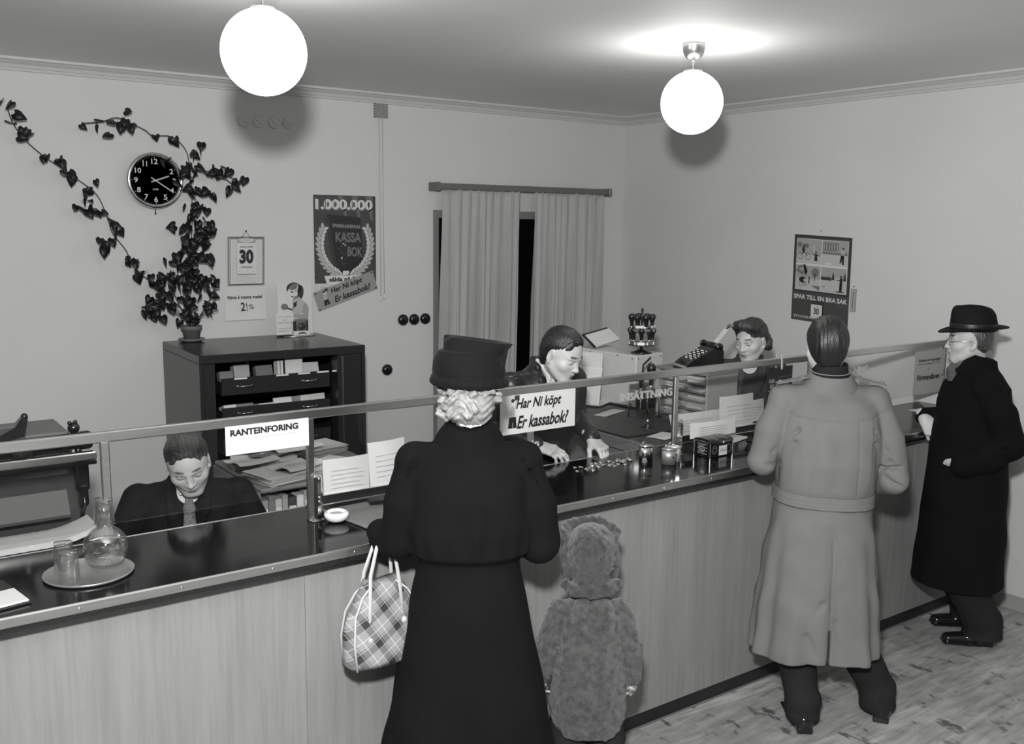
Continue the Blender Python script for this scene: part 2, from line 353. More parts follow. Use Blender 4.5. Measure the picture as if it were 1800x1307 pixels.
s.text('30', .016, .062, .106, .150, m_ink, 1, bold=.055); s.text('ONSDAG', .026, .036, .098, .048, m_ink, 1, bold=.02); s.text('N:o 5', .010, .012, .024, .018, m_mid); s.text('1946', .098, .012, .112, .018, m_mid); s.lines(.05, .02, .075, .028, 1, m_mid, 1); s.build('date_block', e)
g = G(); g.tube([(.10, -.008, .30), (.128, -.006, .335), (.155, -.008, .30)], .0015, m_black, 6); g.ball((.128, -.006, .338), .006, m_black, 10); g.build('hanging_cord', e)
s = Sheet((-3.272, -.004, 1.487), (1, 0, .004), (0, 0, 1)); s.curl = lambda u, v: .012*(1-v/.2)**2; s.base(.266, .205, m_white, nv=8, nu=2)
s.text('Ränta å insatta medel', .020, .132, .240, .154, m_ink, 3, bold=.03); s.text('2', .098, .058, .126, .110, m_ink, 12, bold=.02); s.text('1', .134, .086, .139, .104, m_ink, 9); s.rect(.130, .080, .145, .082, m_ink, 11); s.text('2', .132, .058, .143, .076, m_ink, 12); s.text('%', .150, .066, .182, .096, m_ink, 10)
g = s.build('interest_notice'); tag(g, 'white notice stating the interest rate, pinned under the wall calendar', 'notice')
# savings poster
e = wx('poster', 'tall dark poster headed 1.000.000 with a cash book inside a wreath', 'poster', -2.671, 1.640)
s = Sheet((0, -.004, 0), (1, 0, 0), (0, 0, 1)); W_, H_ = .446, .632; s.base(W_, H_, mat('poster_dark', .055, .4, var=(3, .3)))
for i in range(6): s.poly([(.12+i*.05, H_-.002), (.15+i*.055, H_-.002), (.20+i*.045, H_-.16), (.185+i*.045, H_-.16)], mat('poster_ray', .13, .4), 1) if i % 2 else None
s.rect(0, 0, W_, .060, m_paper, 1); s.text('STOCKHOLMS SPARBANK', .04, .022, .40, .036, m_mid, 2)
s.text('1.000.000', .016, H_-.100, W_-.018, H_-.030, m_mid, 1, bold=.06); s.text('1.000.000', .012, H_-.092, W_-.022, H_-.026, m_cream, 3, bold=.045)
for u in (.085, .145, .205, .275, .335, .395): s.rect(u-.0035, H_-.082, u+.0015, H_-.036, m_ink, 4)
bk = mat('book_cover', .018, .35); s.poly([(.07, .50), (.098, .51), (.168, .125), (.145, .118)], mat('book_spine', .045, .4), 3)
for i in range(3): s.line(.078+i*.008, .50, .148+i*.007, .125, .0018, m_ink, 4)
s.poly([(.098, .51), (.335, .490), (.350, .160), (.168, .120)], bk, 3)
s.text('SPARBANKERNAS', .130, .425, .330, .448, m_lt, 4, slope=-.008); s.text('KASSA', .150, .330, .335, .395, m_mid, 4, bold=.03, slope=-.005); s.text('BOK', .235, .235, .345, .300, m_mid, 4, bold=.03, slope=-.006)
rd = random.Random(5)
for i in range(90): u = .19+rd.gauss(.02, .022)+.0; v = rd.uniform(.18, .40); s.ell(u+(v-.3)*.1, v, .0022, .0022, m_mid, 5, 6)
s.ell(.205, .318, .008, .004, m_white, 6, 8); s.ell(.218, .308, .007, .004, m_white, 6, 8); s.ell(.192, .225, .005, .009, m_white, 6, 8)
for sd in (-1, 1):
    for i in range(13):
        t = i/12; a = -PI/2+sd*(.30+t*1.85); cu, cv = .222+.180*math.cos(a)*1.0, .30+.185*math.sin(a)+t*.02
        tl = (.034, .030, .026)[i//5]; s.ell(cu+.012*math.cos(a), cv+.012*math.sin(a), tl, .012, m_lt, 4, 12, rot=a+sd*(PI/2-.75)); s.ell(cu-.010*math.cos(a), cv-.010*math.sin(a), tl*.9, .010, m_paper, 5, 12, rot=a+sd*(PI/2+.65)); s.ell(cu, cv, .016, .003, m_mid, 6, 8, rot=a+sd*PI/2)
s.poly([(.195, .11), (.24, .115), (.242, .14), (.20, .14)], m_white, 6)
s.poly([(.065, .110), (.385, .110), (.355, .050), (.085, .050)], m_white, 5); s.text('sålda på 5 år', .100, .062, .345, .100, m_ink, 6, bold=.04); s.build('poster_sheet', e)
for (u, v) in ((.435, .62), (.008, .10)): G().ball((u, -.006, v), .006, m_black, 10).build('drawing_pin', e)
def kassasign(s, W_, H_, x0=.30):
    s.text('Har Ni köpt', W_*x0, H_*.56, W_*.78, H_*.90, m_ink, 2, bold=.03, shear=.25); s.text('Er kassabok?', W_*(x0+.02), H_*.12, W_*.88, H_*.46, m_ink, 2, bold=.03, shear=.25)
    u = W_*.155
    s.ell(u, H_*.55, W_*.030, H_*.17, m_lt, 2); s.ell(u+.002, H_*.80, W_*.022, H_*.08, m_cream, 2); s.poly([(u-.022, H_*.16), (u+.020, H_*.16), (u+.016, H_*.44), (u-.016, H_*.44)], m_ink, 3); s.rect(u-.001, H_*.16, u+.001, H_*.30, m_lt, 4)
    s.line(u+.006, H_*.6, u+.02, H_*.84, .006, m_lt, 3); s.rect(u+.008, H_*.86, u+.032, H_*.99, m_dkp, 4)
    s.ell(u, H_*.86, W_*.022, H_*.05, m_dkp, 4)
e = wx('paper_sign', 'grey slanted paper sign asking about a cash book, pinned over the poster', 'sign', -2.659, 1.515)
a_ = math.atan2(.142, .445); s = Sheet((.010, -.013, .004), (math.cos(a_), 0, math.sin(a_)), (-math.sin(a_), 0, math.cos(a_))); s.base(.452, .128, mat('sign_grey', .27, .6)); kassasign(s, .452, .128, .26); s.build('sign_sheet', e)
for (u, v) in ((.008, .008), (.012, .118), (.440, .010), (.440, .118)):
    p = s.P(u, v, 4); G().ball(p, .0055, m_black, 8).build('drawing_pin', e)
# ventilation grille with its cords
e = wx('vent_grille', 'small square wall vent with two long pull cords, just under the cornice', 'vent', -2.1795, 2.835)
g = G(); g.b2((-.048, -.010, -.048), (.048, 0, .040), m_mid)
for i in range(6):
    g.b2((-.050+i*.0185, -.014, -.050), (-.043+i*.0185, -.009, .042), m_lt); g.b2((-.050, -.014, -.050+i*.0172), (.050, -.009, -.044+i*.0172), m_lt)
g.build('grille', e)
for (dx, z) in ((-.017, 1.575), (.009, 1.590)):
    g = G(); zz = z-2.835; g.tube([(dx, -.012, -.05), (dx+.004, -.010, zz+.03)], .0022, m_lt, 6); c_ = g.build('pull_cord', e)
    g = G(); g.lathe([(.002, .030), (.006, .024), (.007, .004), (.010, 0), (.009, -.004), (.001, -.004)], m_cream, (dx+.004, -.012, zz), n=14); g.build('cord_pull', c_)
for i, (x, z) in enumerate([(-3.115, 2.700), (-3.02, 2.7025), (-2.922, 2.705), (-2.828, 2.707)]):
    o_ = G().lathe([(.036, 0), (.036, .004), (.032, .007), (.001, .008)], m_wall, (x, 0, z), n=28, R=Rf); o_.ball((x-.008, -.008, z+.006), .0026, m_ink, 8); o_.ball((x+.008, -.008, z-.008), .0026, m_ink, 8)
    for k in range(14):
        if (k*7+i*3) % 5 < 2+i % 2: continue
        a = 2*PI*k/14; o_.ball((x+.036*math.cos(a), -.003, z+.036*math.sin(a)), .0022, m_mid, 6)
    tag(o_.build('junction_cover'), ['leftmost painted round cap high on the wall behind the left globe', 'painted round cap second from the left, high behind the left globe', 'painted round cap second from the right, high behind the left globe', 'rightmost painted round cap high on the wall, nearest the vent'][i], 'wall cap', 'painted round caps behind the left globe')
for i, (x, z, l) in enumerate([(-2.0198, 1.432, 'leftmost black round switch of the row beside the left curtain'), (-1.932, 1.431, 'middle black round switch of the row of three'), (-1.843, 1.432, 'black round switch nearest the left curtain'), (-2.1476, 1.0915, 'lone black round socket low on the wall beside the dark cabinet')]):
    g = G(); g.lathe([(.039, 0), (.039, .010), (.034, .020), (.020, .026), (.001, .027)], m_bake, (x, 0, z), n=32, R=Rf); g.box((x, -.030, z), (.006, .012, .022), m_bake, bev=.002)
    tag(g.build('wall_switch'), l, 'switch', 'round black switches' if i < 3 else None)
# ---------------------------------------------------------------- curtains
e = wx('curtain_rail', 'grey flat curtain rail above the doorway', 'curtain rail', (DX0+DX1)/2, 2.350, -.11)
g = G(); g.b2((-.762, -.012, -.020), (.786, .012, .022), mat('rail_grey', .13, .4), .003); g.build('rail', e)
for sx in (-.765, .786):
    g = G(); g.b2((sx-.014, -.018, -.030), (sx+.010, .11, .028), MATS['rail_grey'], .003); g.build('bracket', e)
m_curt = mat('curtain_cloth', .40, .85, var=(2, .05), bump=(400, .25, .001), sheen=.2)
def curtain(x0t, x1t, x0b, x1b, label, seed):
    r = random.Random(seed); ft = [r.uniform(.7, 1.5) for _ in range(9)]; cum = np.concatenate([[0], np.cumsum(ft)]); cum /= cum[-1]
    nx, nz = 200, 46; V = []; F = []; zt, zb = 2.332, .03
    for j in range(nz+1):
        t = j/nz; z = zt+(zb-zt)*t; A = .012+.024*min(1, t*3.)
        for i in range(nx+1):
            u = i/nx; ph = np.interp(u, cum, np.arange(10))+.06*math.sin(3*t+seed)
            xx = (x0t+(x0b-x0t)*t)*(1-u)+(x1t+(x1b-x1t)*t)*u
            y = A*math.sin(2*PI*ph)+.35*A*math.sin(2*PI*ph*2.3+2*t+seed)+.012*math.sin(ph*1.1+seed)
            V.append((xx+.008*math.sin(2*PI*ph*2+t), -.11+y*1.0, z-(.006*abs(math.sin(PI*ph)) if j == 0 else 0)))
    F = [(j*(nx+1)+i, j*(nx+1)+i+1, (j+1)*(nx+1)+i+1, (j+1)*(nx+1)+i) for j in range(nz) for i in range(nx)]
    g = G(); g.raw(V, F, m_curt, True); o = g.build('curtain'); tag(o, label, 'curtain', 'curtains over the doorway')
    md = o.modifiers.new('thick', 'SOLIDIFY'); md.thickness = .003; return o
curtain(-1.755, -1.118, -1.80, -1.17, 'left pleated grey curtain hanging from the rail', 1)
curtain(-.972, -.292, -1.00, -.33, 'right pleated grey curtain, hanging behind the standing cashier', 4)
# ================================================================ things on the right wall
e = empty('picture_calendar', (-.004, -1.71, 1.493), 'tilted dark calendar poster with four small pictures on the right wall', 'calendar')
eu = np.array([0, -1., -.03]); ev = np.array([0, -.028, 1.]); 
eu = np.array([0, -.4420, -.018]); ev = np.array([0, .006, .564]); s = Sheet((0, 0, 0), eu, ev); W_, H_ = .442, .562; m_cd = mat('calendar_dark', .06, .45)
s.base(W_, H_, m_cd); s.frame(.002, .19, W_-.002, H_-.002, .012, m_dkp, 1); s.rect(.022, .203, W_-.022, H_-.024, m_cream, 1)
for k, (a, b) in enumerate(((.026, .378), (.224, .378), (.026, .207), (.224, .207))):
    s.rect(a, b, a+.192, b+.157, mat('picture_sky', .33, .6), 2); s.rect(a, b, a+.192, b+(.06, .085, .07, .095)[k], mat('picture_ground', .46, .6), 3)
    if k == 0:
        for q in (.03, .09): s.ring(a+q, b+.045, .022, .022, .003, m_ink, 5); 
        s.line(a+.03, b+.045, a+.06, b+.075, .003, m_ink, 5); s.line(a+.06, b+.075, a+.09, b+.045, .003, m_ink, 5); s.ell(a+.052, b+.088, .012, .022, m_dkp, 6); s.ell(a+.056, b+.115, .007, .008, m_dkp, 6)
        s.poly([(a+.14, b+.02), (a+.165, b+.02), (a+.16, b+.065), (a+.145, b+.065)], m_ink, 5); s.line(a+.13, b+.06, a+.178, b+.055, .006, m_ink, 6); s.ell(a+.152, b+.075, .006, .007, m_dkp, 6)
        s.ell(a+.02, b+.12, .02, .018, m_mid, 4); s.ell(a+.075, b+.115, .018, .015, m_mid, 4); s.ell(a+.135, b+.10, .010, .028, m_lt, 4)
    if k == 1:
        for q in range(6): s.ring(a+.014+q*.020, b+.118, .011, .028, .0035, m_dkp, 5)
        s.rect(a, b+.070, a+.192, b+.084, m_mid, 4); s.poly([(a+.135, b+.02), (a+.148, b+.02), (a+.158, b+.07), (a+.145, b+.07)], m_ink, 5); s.poly([(a+.155, b+.01), (a+.168, b+.01), (a+.168, b+.07), (a+.152, b+.07)], m_ink, 5); s.ell(a+.158, b+.088, .014, .022, m_lt, 5); s.ell(a+.160, b+.112, .007, .008, m_dkp, 6)
        s.rect(a+.03, b+.006, a+.075, b+.014, m_white, 4)
    if k == 2:
        for q in range(8): s.ell(a+.05+.03*math.cos(q), b+.125+.02*math.sin(q*2), .010, .024, m_mid, 4+q % 2, 10, rot=q*.5)
        s.ell(a+.152, b+.115, .028, .030, m_mid, 4); s.rect(a+.148, b+.06, a+.153, b+.11, m_dkp, 4); s.rect(a+.102, b+.04, a+.110, b+.085, m_ink, 4); s.ell(a+.055, b+.062, .028, .020, m_ink, 5); s.ring(a+.045, b+.035, .017, .017, .003, m_dkp, 6); s.ring(a+.08, b+.035, .013, .013, .003, m_dkp, 6); s.ell(a+.075, b+.06, .012, .010, m_lt, 6); s.poly([(a+.12, b+.03), (a+.192, b+.0), (a+.192, b+.03)], m_mid, 4)
    if k == 3:
        s.rect(a, b+.075, a+.08, b+.095, m_dkp, 4)
        for q in (.095, .182): s.poly([(a+q-.014, b+.08), (a+q+.010, b+.08), (a+q, b+.135)], m_dkp, 5)
        s.poly([(a+.143, b+.01), (a+.163, b+.01), (a+.165, b+.095), (a+.145, b+.095)], m_ink, 5); s.ell(a+.155, b+.104, .007, .009, m_dkp, 6); s.line(a+.148, b+.082, a+.12, b+.083, .004, m_ink, 6); s.ell(a+.15, b+.008, .035, .004, m_dkp, 4); s.rect(a+.055, b+.075, a+.062, b+.100, m_dkp, 5); s.line(a+.01, b+.03, a+.035, b+.035, .004, m_mid, 4)
s.text('SPAR TILL EN BRA SAK', .015, .142, W_-.012, .172, m_white, 1, bold=.03); s.text('STOCKHOLMS SPARBANK', .022, .018, W_-.025, .034, m_white, 1, bold=.01)
s.build('calendar_sheet', e)
s2 = Sheet(s.P(.166, .028, 8), eu, ev); s2.base(.088, .112, m_dkp, .006); s2.rect(-.004, 0, .082, .088, m_white, 2); s2.text('30', .018, .024, .060, .066, m_ink, 3, bold=.03); s2.text('ONSDAG', .018, .072, .062, .080, m_mid, 3); s2.text('JANUARI', .018, .008, .062, .016, m_mid, 3); s2.build('date_block', e)
g = G(); g.ball((.0, -.20, .585), .004, m_black, 8); g.build('nail', e)
e = empty('thermometer', (0, -2.18, 1.65), 'narrow wall thermometer hanging beside the four picture calendar', 'thermometer')
s = Sheet((-.010, .014, -.070), (0, -1, 0), (0, 0, 1)); s.base(.036, .140, m_lt, .008); s.rect(.015, .015, .019, .125, m_dkp, 1); s.frame(0, 0, .036, .14, .002, m_dkp, 1)
for i in range(14): s.rect(.007, .02+i*.0075, .012, .021+i*.0075, m_dkp, 1); s.rect(.023, .02+i*.0075, .028, .021+i*.0075, m_dkp, 1)
s.build('scale_plate', e); G().ball((-.005, 0, .085), .005, m_black, 10).build('nail', e)
s = Sheet((-.010, -3.02, 1.44), (0, -1, 0), (0, 0, 1)); s.base(.07, .075, m_lt, .008); s.rect(.02, .05, .05, .054, m_mid, 1); tag(s.build('wall_plate'), 'small pale plate on the right wall behind the man in the black hat', 'plate')
# ================================================================ the bank counter
CX0 = -6.6
e = empty('bank_counter', (-3.3, -3.09, 0), 'long oak veneered bank counter base with a black kickboard', 'counter'); o0 = (-3.3, -3.09, 0)
xs = [CX0, -5.35, -4.10, -2.86, -1.62, -.70, -.001]
for a, b in zip(xs[:-1], xs[1:]):
    g = G(); g.b2((a+.0006+3.3, -.010, .068), (b-.0006+3.3, .012, HC-.0445), m_oak, .0006); g.build('front_panel', e)
g = G(); g.b2((CX0+3.3, .012, .068), (3.299, .39, HC-.0445), mat('counter_carcass', .10, .6)); g.build('carcass', e)
g = G(); g.b2((CX0+3.3, -.004, 0), (3.285, .36, .068), m_kick); g.b2((CX0+3.3, -.012, 0), (3.285, -.002, .006), m_oakd); g.build('kickboard', e)
e = empty('countertop', (-3.3, YF, HC), 'continuous glossy black countertop with a metal edge along the bank counter', 'countertop')
g = G(); g.b2((CX0+3.3, .008, -.042), (3.299, YB-YF-.006, 0), m_top); g.b2((-1.0, YB-YF-.01, -.042), (-1.0, YB-YF-.01, -.042), m_top); g.build('top_slab', e)
g = G(); g.b2((CX0+3.3, -.002, -.030), (3.299, .010, .0015), m_steel, .004); g.b2((CX0+3.3, .001, -.043), (3.299, .009, -.030), m_black); g.build('edge_trim', e)
g = G(); g.b2((CX0+3.3, YB-YF-.008, -.042), (3.299, YB-YF, .002), m_steel, .002); g.build('rear_edge_trim', e)
for i in range(17):
    x = -4.78+i*.272; g = G(); g.ball((x+3.3, -.002, -.014), .0045, m_alu, 10, (1, .5, 1)); g.build('trim_screw', e)
# ---------------------------------------------------------------- glass screen
e = empty('glass_screen', (-3.3, YR, HC), 'low glass screen with a metal top rail standing along the countertop', 'screen')
def Lc(x, y=YR, z=HC): return (x+3.3, y-YR, z-HC)
g = G(); g.b2(Lc(-6.5, YR-.011, 1.440), Lc(-.045, YR+.011, 1.472), m_steel, .003); g.build('top_rail', e)
posts = [-4.622, -3.961, -3.02, -2.216, -1.275, -.060]
for x in posts:
    g = G(); g.b2(Lc(x-.013, YR-.009, HC), Lc(x+.013, YR+.009, 1.440), m_steel, .003); p = g.build('post', e)
    if x > -.1 or x == -4.622:
        continue
    g = G()
    for dx in (.012,): g.b2(Lc(x-.010+dx, YR-.030, HC), Lc(x+.022+dx, YR-.010, HC+.165), m_chrome, .010)
    g.b2(Lc(x-.010, YR-.034, HC), Lc(x+.038, YR+.02, HC+.004), m_chrome, .0015); b_ = g.build('post_bracket', p)
    for zz in (.150, .085, .070): g = G(); g.ball(Lc(x+.018, YR-.031, HC+zz), .005, m_alu, 10, (1, .5, 1)); g.build('bracket_screw', p)
e_gl = e
pan = [(-6.5, posts[0]), (posts[0], posts[1]), (posts[1], posts[2]), (posts[2], posts[3]), (posts[3], posts[4]), (posts[4], posts[5])]
for i, (a, b) in enumerate(pan):
    g = G(); g.b2(Lc(a+.014, YR-.0025, 1.172), Lc(b-.014, YR+.0025, 1.441), m_glass); p = g.build('glass_pane', e)
for (a, b) in ((-3.935, -3.03), (-2.19, -1.29)):
    g = G(); g.b2(Lc(a, YR+.010, 1.150), Lc(b, YR+.022, 1.158), m_alu); g.b2(Lc(a, YR+.004, 1.130), Lc(b, YR+.010, 1.158), m_kick); g.b2(Lc(a, YR-.010, 1.128), Lc(b, YR+.022, 1.133), m_alu, .001)
    g.b2(Lc(a-.022, YR-.008, 1.128), Lc(a, YR+.014, 1.215), m_steel, .006); g.build('bottom_channel', e)
g = G(); g.box(Lc(-.085, YR-.01, 1.285), (.035, .025, .03), m_steel, bev=.006); g.box(Lc(-.075, YR-.01, 1.262), (.02, .02, .03), m_steel, bev=.004); g.build('glass_clamp', e)
m_let = mat('letter_metal', .78, .35, .6)
def letters(t, x0, x1, z0, z1, y=YR-.006):
    s = Sheet(Lc(x0, y, z0), (1, 0, 0), (0, 0, 1), .004); s.text(t, 0, 0, x1-x0, z1-z0, m_let, 1, bold=.02); s.text(t, .0, .0, x1-x0, z1-z0, m_let, 0, bold=.02); s.build('window_lettering', e_gl)['label'] = 'pale raised letters reading '+t
letters('INSÄTTNING', -2.552, -2.245, 1.358, 1.400); letters('UTTAGNING', -1.075, -.800, 1.345, 1.382); letters('KASSA', -1.030, -.868, 1.290, 1.325)
# cards fixed to the glass (they could be lifted off)
def card(name, x0, z0, w_, h_, label, cat, fn, m=m_white, y=YR-.014, t=.002):
    s = Sheet((x0, y, z0), (1, 0, 0), (0, 0, 1)); s.base(w_, h_, m, t); fn(s, w_, h_); return tag(s.build(name), label, cat)
def f1(s, w_, h_): s.text('RANTEINFORING', .016, .062, w_-.038, .084, m_ink, 1, bold=.045); s.rect(.016, .050, w_-.038, .0512, m_lt, 1)
card('window_sign', -4.257, 1.350, .287, .096, 'white window sign lettered RANTEINFORING hanging on the glass before the seated clerk', 'sign', f1)
card('window_sign', -3.178, 1.286, .374, .156, 'white window sign about a cash book on the glass beside the woman in the hat', 'sign', lambda s, w_, h_: kassasign(s, w_, h_, .19))
def f3(s, w_, h_):
    s.text('Inlösen av kuponger', .035, .180, w_-.045, .202, m_ink, 1, bold=.03); s.rect(.035, .170, w_-.045, .173, m_ink, 1); s.text('av', .13, .135, .15, .143, m_ink, 1); s.text('Försvarslånen', .030, .080, w_-.045, .112, m_ink, 1, bold=.04)
card('window_sign', -.372, 1.178, .300, .246, 'pale sheet lettered Försvarslånen at the far right end of the glass screen', 'sign', f3, mat('thin_paper', .36, .6))
# dark booklet with its clothes peg
e = empty('cash_booklet', (-1.575, YR+.016, 1.22), 'dark booklet hanging on the glass rail from a clothes peg', 'booklet')
s = Sheet((0, .0, 0), (1, 0, 0), (0, 0, 1)); s.base(.185, .205, m_dkp, .006); s.text('KASSA', .012, .128, .055, .148, m_lt, 1, bold=.04); s.text('BOK', .020, .100, .052, .121, m_lt, 1, bold=.04); s.rect(.006, .088, .060, .091, m_lt, 1); s.text('KASSA', .062, .060, .165, .130, m_lt, 1, bold=.02); s.text('BOK', .028, .004, .130, .052, m_lt, 1, bold=.03); s.text('SPARBANKERNAS', .075, .150, .170, .158, m_mid, 1); s.build('cover', e)
e = empty('clothes_peg', (-1.515, YR, 1.455), 'wooden clothes peg gripping the dark booklet on the rail', 'peg')
for sy in (-1, 1):
    g = G(); g.box((0, sy*.016, 0), (.012, .006, .075), mat('peg_wood', .42, .6), R=RX(sy*.06), bev=.002); g.build('peg_leg', e)
g = G(); g.tube([(-.008, 0, .01), (.008, 0, .01)], .008, m_steel, 10); g.build('spring', e)
# forms held in the channels
def form(x0, z0, w_, h_, label, seed, y=YR+.028, tilt=0., bend=.012, m=m_white, grp='paper forms standing at the glass', wav=0.):
    s = Sheet((x0, y, z0), (math.cos(tilt), 0, math.sin(tilt)), (-math.sin(tilt), .06, math.cos(tilt))); s.curl = lambda u, v: bend*math.sin(PI*u/w_)-wav*(v/h_)**2
    s.base(w_, h_, m, .004, nu=10, nv=4); s.lines(w_*.12, h_*.15, w_*.88, h_*.75, 5, m_paper, 20, .0015, seed); return tag(s.build('paper_form'), label, 'form', grp)
form(-3.900, 1.150, .178, .128, 'white form standing behind the glass between the metal post and the woman in the hat', 1)
form(-3.715, 1.155, .15, .160, 'taller white form half hidden behind the left sleeve of the woman in the hat', 2, y=YR+.035, tilt=.03)
form(-2.175, 1.150, .34, .098, 'long white form at the back of the bundle by the second post', 3, y=YR+.050, tilt=-.02, wav=.02, m=m_paper)
form(-2.140, 1.150, .30, .072, 'front white form of the bundle, drooping over the tin box', 4, y=YR-.030, tilt=-.02, bend=.01)
form(-1.880, 1.152, .232, .155, 'tall white form to the right of the form bundle above the tin box', 5, y=YR+.030)
form(-1.80, 1.160, .26, .105, 'wide white form behind the tall one, reaching towards the grey trench coat', 6, y=YR+.055)
# ---------------------------------------------------------------- things on the counter
m_thin = glassmat('blown_glass', .94, .03, 1.0, 2.1, True)
def onc(name, x, y, label, cat, group=None, rz=0): return empty(name, (x, y, HC), label, cat, group, rz)
g = G(); g.lathe([(.001, 0), (.118, 0), (.123, .004), (.124, .009), (.121, .009), (.116, .004), (.001, .004)], mat('tray_metal', .45, .3, .7), (-4.708, -2.965, HC+.0005), n=56); tag(g.build('round_tray'), 'round metal tray under the water carafe and glasses', 'tray')
e = empty('water_carafe', (-4.650, -2.925, HC+.0055), 'clear glass carafe of water with a tumbler over its neck', 'carafe')
R0 = .062
outer = [(.001, 0), (.040, .001), (.050, .008), (.060, .030), (.0635, .055), (.058, .082), (.040, .104), (.024, .116), (.019, .126), (.018, .165), (.021, .172)]
g = G(); g.lathe(outer+[(.018, .171), (.0155, .164), (.0165, .127), (.022, .1135), (.038, .1015), (.0555, .081), (.061, .055), (.0575, .031), (.047, .010), (.001, .006)], m_thin, n=48); g.build('flask', e)
m_water = mat('water', 1.0, 0., trans=1.0); m_water.node_tree.nodes['Principled BSDF'].inputs['IOR'].default_value = 1.33
g = G(); g.lathe([(.001, .0075), (.046, .0115), (.0565, .032), (.0600, .055), (.0575, .070), (.001, .070)], m_water, n=48); g.build('water', e)
def tumbler(x, y, z, label, inv=True, h=.085, r=.032):
    s_ = -1 if inv else 1; z0 = h if inv else 0
    prof = [(.001, 0), (r*.84, 0), (r*.86, .004), (r, h), (r-.0022, h), (r*.80, .010), (.001, .009)]
    g = G(); g.lathe([(a, z0+s_*b) for a, b in prof], m_thin, n=40); o = g.build('drinking_glass', None, (x, y, z)); return tag(o, label, 'glass', None)
tumbler(-4.650, -2.925, HC+.132, 'upturned tumbler covering the neck of the water carafe', h=.075, r=.030)
tumbler(-4.768, -2.935, HC+.006, 'farther of the two upturned tumblers beside the carafe', h=.092, r=.030)
tumbler(-4.770, -3.010, HC+.006, 'nearer of the two upturned tumblers beside the carafe', h=.088, r=.031)
e = empty('desk_pad', (-4.985, -3.03, HC), 'dark pad with a white card at the left end of the countertop', 'pad', rz=.18)
g = G(); g.b2((-.16, -.10, 0), (.085, .12, .006), m_blackmat, .002); g.build('pad_cover', e); g = G(); g.b2((-.15, -.095, .0062), (.080, .018, .012), m_white, .001); g.build('white_card', e)
e = onc('sponge_dish', -3.895, -2.905, 'white porcelain sponge dish beside the metal glass post', 'dish')
g = G(); g.lathe([(.001, .002), (.022, .0), (.036, .010), (.0425, .022), (.042, .031), (.034, .036), (.030, .033), (.028, .026), (.001, .024)], mat('porcelain', .78, .12), n=44); g.build('bowl', e); g = G(); g.lathe([(.001, .029), (.022, .029), (.027, .026)], m_lt, n=24); g.build('sponge', e)
g = G(); g.box((-3.700, -2.93, HC+.003), (.30, .34, .004), mat('blotter', .15, .8), R=RZ(.05), bev=.001); tag(g.build('blotting_pad'), 'grey blotting pad on the counter at the left arm of the woman in the hat', 'blotter')
g = G(); g.box((-3.862, -2.93, HC+.005), (.014, .505, .008), m_oakd, R=RZ(.17), bev=.002); tag(g.build('divider_strip'), 'thin wooden strip across the countertop beside the blotting pad', 'strip')
e = onc('stamp_pad', -3.680, -2.80, 'small black stamp pad box on the counter by the left sleeve of the hatted woman', 'stamp pad', rz=-.3)
g = G(); g.b2((-.035, -.028, 0), (.035, .028, .012), m_black, .002); g.build('box', e); g = G(); g.b2((-.036, -.029, .0125), (.036, .029, .021), m_black, .003); g.build('lid', e)
# coins
m_coin = mat('coin_silver', .75, .22, 1.0); rd = random.Random(11); cm = {}
for r in (.0115, .0135, .0095):
    g = G(); g.lathe([(.001, 0), (r, 0), (r, .0016), (r-.001, .0022), (r-.0015, .0016), (.001, .0016)], m_coin, n=18); cm[r] = g
first = {}
cl = [(-2.655, -2.80, .05, 12), (-2.60, -2.83, .035, 7), (-2.515, -2.815, .038, 12)]
pts = []
for (x, y, sp, n) in cl:
    k = 0
    while k < n:
        p = (x+rd.gauss(0, sp*.9), y+rd.gauss(0, sp*.5))
        if p[1] > YB-.03 or p[1] < -3.0: continue
        lay = sum(1 for q in pts if math.hypot(q[0]-p[0], q[1]-p[1]) < .024)
        if lay > 1: continue
        pts.append((p[0], p[1], lay)); k += 1
pts += [(-2.42, -2.875, 0), (-2.765, -2.835, 0), (-2.70, -2.86, 0)]
for i, (x, y, lay) in enumerate(pts):
    r = (.0115, .0135, .0095)[i % 3]
    if r not in first: o = cm[r].build('coin'); first[r] = o
    else: o = first[r].copy(); C.objects.link(o)
    o.location = (x, y, HC+.0003+lay*.0026); o.rotation_euler = (.10*lay, .08*lay, i)
    tag(o, 'small coin lying in the heap on the counter before the cashier', 'coin', 'coins heaped before the cashier')
# savings tins
def tin(x, y, rz, m, h, label, rx=.032, ry=.022):
    e = onc('savings_tin', x, y, label, 'tin', 'oval metal savings tins', rz)
    g = G(); g.lathe([(.001, 0), (1, 0), (1.0, h/.03*.03), (.97, h), (.001, h)], m, n=40, sx=rx, sy=ry); g.v = [(a, b, c) for a, b, c in g.v]; g.build('body', e)
    g = G(); g.lathe([(1.05, h-.004), (1.07, h), (1.05, h+.004), (.9, h+.006), (.001, h+.006)], m, n=40, sx=rx, sy=ry); g.build('lid', e)
    g = G(); g.b2((-.010, -.005, h+.006), (.010, .005, h+.010), m_chrome, .002); g.tube([(-.016, 0, h+.006), (-.016, 0, h+.016), (-.006, 0, h+.018)], .003, m_chrome, 8); g.build('coin_slot', e)
    g = G(); g.box((rx*.55, -ry*.86, h*.5), (.005, .003, .012), m_ink, R=RZ(.5)); g.build('keyhole', e); return e
tin(-2.400, -2.862, -.5, m_chrome, .068, 'shiny chrome oval savings tin, leftmost of the three tins', .030, .022)
tin(-2.352, -2.955, -.7, mat('tin_matt', .30, .35, .6), .066, 'dull grey oval savings tin, nearest to the counter edge', .031, .019)
tin(-2.300, -2.925, -.9, mat('tin_pale', .55, .35, .6), .064, 'pale oval savings tin behind the dull grey one', .034, .018)
